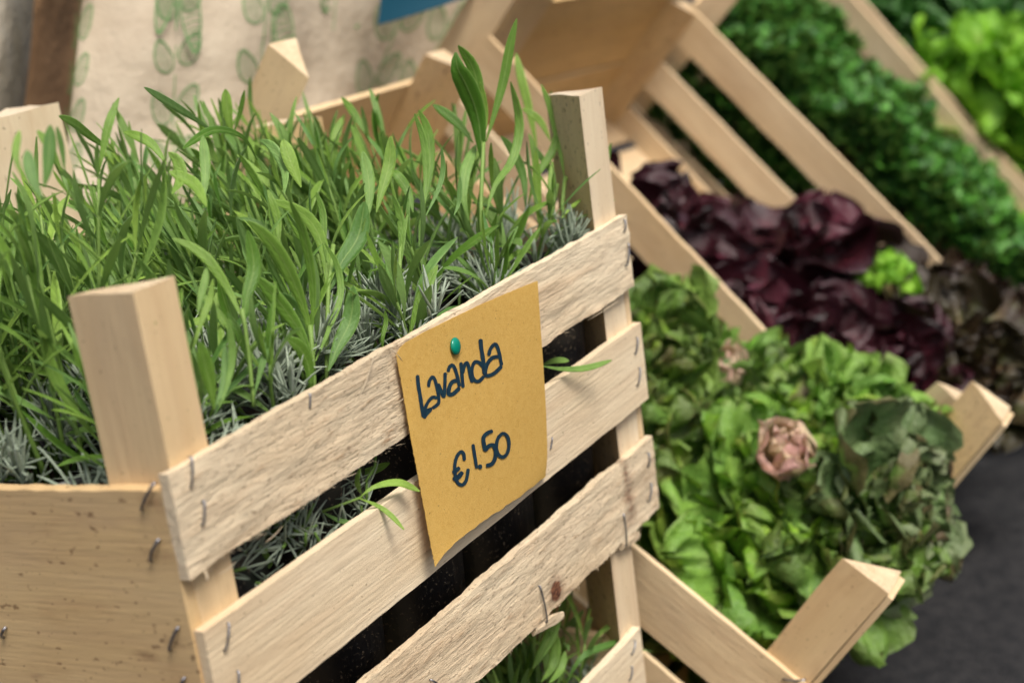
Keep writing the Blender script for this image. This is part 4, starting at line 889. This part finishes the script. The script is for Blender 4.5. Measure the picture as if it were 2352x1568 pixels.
def prints(m, ptc):
    def P2(u, v, l): return ptc(u, v)-unit(at(1176, 784, 2.)-at(1176, 784, 1.))*l
    def band(pts, w, l):
        n = len(pts); V = []; pts = np.array(pts); T_ = np.gradient(pts, axis=0)
        for i in range(n):
            t = T_[i]*np.array([1.06, .62]); t = t/np.linalg.norm(t); nn = np.array([-t[1]/1.06, t[0]/.62])*w
            for q in (pts[i]+nn, pts[i]-nn): V.append(P2(q[0], q[1], l))
        m.add(V, [(2*i, 2*i+1, 2*i+3, 2*i+2) for i in range(n-1)], True, mi=1)
    cnt = [0]
    def pleaf(cx, cy, a, L, w, solid=False):
        cnt[0] += 1; l0 = .0008+cnt[0]*.00002
        ex = np.array([math.cos(a)/1.06, math.sin(a)/.62]); ey = np.array([-math.sin(a)/1.06, math.cos(a)/.62])
        out = []
        for k in range(25):
            th = 2*math.pi*k/24; r = (math.cos(th), math.sin(th)*(1-.25*math.cos(th)))
            out.append(np.array([cx, cy])+ex*L*.5*r[0]+ey*w*.5*r[1])
        band(out, .0019, l0)
        for k in range(-4, 5):
            q = k/5; h = math.sqrt(max(0, 1-q*q))*.9
            a_ = np.array([cx, cy])+ex*L*.5*q; band([a_-ey*w*.45*h-ex*L*.04, a_, a_+ey*w*.45*h+ex*L*.08], .0008, l0+.0001)
    def vine(u0, u1, v0, v1, n, sgn=1, L=.080, w=.044):
        band([(u0+(u1-u0)*t, v0+(v1-v0)*t) for t in np.linspace(0, 1, 12)], .0016, .0005)
        for i in range(n):
            t = (i+.5)/n; x = u0+(u1-u0)*t; y = v0+(v1-v0)*t
            pleaf(x+.034*sgn, y-.07, -1.15 if sgn > 0 else -1.95, L, w)
            pleaf(x-.030*sgn, y-.04, -1.95 if sgn > 0 else -1.15, L, w)
    vine(-.012, .0, -.15, 1.05, 7, 1)
    vine(.262, .268, -.30, 1.05, 7)
    vine(.475, .455, -.35, .52, 4, 1)
    vine(.655, .648, -.30, .24, 2, 1)
    vine(.86, .74, -.05, .75, 4, 1); vine(.98, .86, -.05, .75, 4, 1)
rowsC = [[(196, -60, 1.30), (400, -60, 1.33), (650, -60, 1.44), (860, -60, 1.56), (1120, -60, 1.76)],
         [(176, 130, 1.285), (390, 130, 1.32), (640, 130, 1.43), (840, 130, 1.55), (1040, 130, 1.73)],
         [(156, 330, 1.27), (380, 330, 1.31), (620, 330, 1.42), (800, 330, 1.54), (950, 330, 1.70)],
         [(146, 470, 1.26), (370, 470, 1.30), (600, 470, 1.41), (770, 470, 1.53), (900, 470, 1.68)]]
cl = cloth('printed_cloth', [BAG, GPRINT], rowsC, 90, 60, foldc, 'cream cloth printed with green leafy vines, hanging behind the lavender', 'cloth', prints)
rowsK = [[(20, -60, 1.40), (70, -60, 1.42), (120, -60, 1.46), (230, -60, 1.62)], [(5, 150, 1.40), (55, 150, 1.42), (105, 150, 1.46), (215, 150, 1.62)], [(-20, 520, 1.36), (30, 520, 1.38), (80, 520, 1.42), (190, 520, 1.60)]]
cloth('kraft_bag', KRAFT, rowsK, 24, 30, lambda u, v: .004*math.sin(u*7+v*4), 'brown kraft paper bag side in the gap beside the printed cloth', 'paper bag')
rowsL = [[(-320, -60, 1.22), (-150, -60, 1.24), (0, -60, 1.27), (60, -60, 1.36), (90, -60, 1.46)], [(-340, 150, 1.21), (-170, 150, 1.23), (-10, 150, 1.26), (45, 150, 1.35), (72, 150, 1.45)], [(-360, 560, 1.19), (-190, 560, 1.21), (-50, 560, 1.25), (0, 560, 1.33), (30, 560, 1.42)]]
cloth('linen_cloth', LINEN, rowsL, 40, 30, lambda u, v: .008*math.sin(u*7+1), 'plain gray beige linen hanging at the picture edge, left of the brown bag', 'cloth')
cloth('teal_sign', TEAL, [[(880, -60, 1.50), (960, -80, 1.52), (1120, -110, 1.56)], [(872, 20, 1.50), (950, -10, 1.52), (1110, -50, 1.56)], [(867, 58, 1.50), (950, 34, 1.52), (1120, -22, 1.56)]], 10, 10, lambda u, v: 0, 'plain dark teal card hanging over the printed cloth', 'sign', thick=.002)

# ------------------------------------------------------------------ stand that carries the slanting crates (mostly hidden)
std = thing('display_stand', 'dark steel stand under the slanting crates', 'stand', (1.2, .3, GZ))
def bar(name, pts, r):
    m = MB(); tube(m, pts, r, 8); m.build(name, STEEL, std)
def under(ptf, u, s, H=.19): return ptf(u, s, -H-.0065-.009)
for s in (.10, .36):
    bar('rail', [under(p1, .0, s), under(p1, .326, s), under(p2, 0, s), under(p2, .405, s), under(p3, 0, s), under(p3, .315, s), under(p4, 0, s), under(p4, .305, s), under(p5, .305, s)], .009)
for q in (under(p1, .15, .36), under(p3, .15, .36), under(p5, .15, .36), under(p2, .15, .10), under(p4, .15, .10)):
    bar('leg', [q, (q[0], q[1], GZ)], .009)
# stack that carries the upright crate
for o in bpy.data.objects:
    if '_loc' in o: del o['_loc']
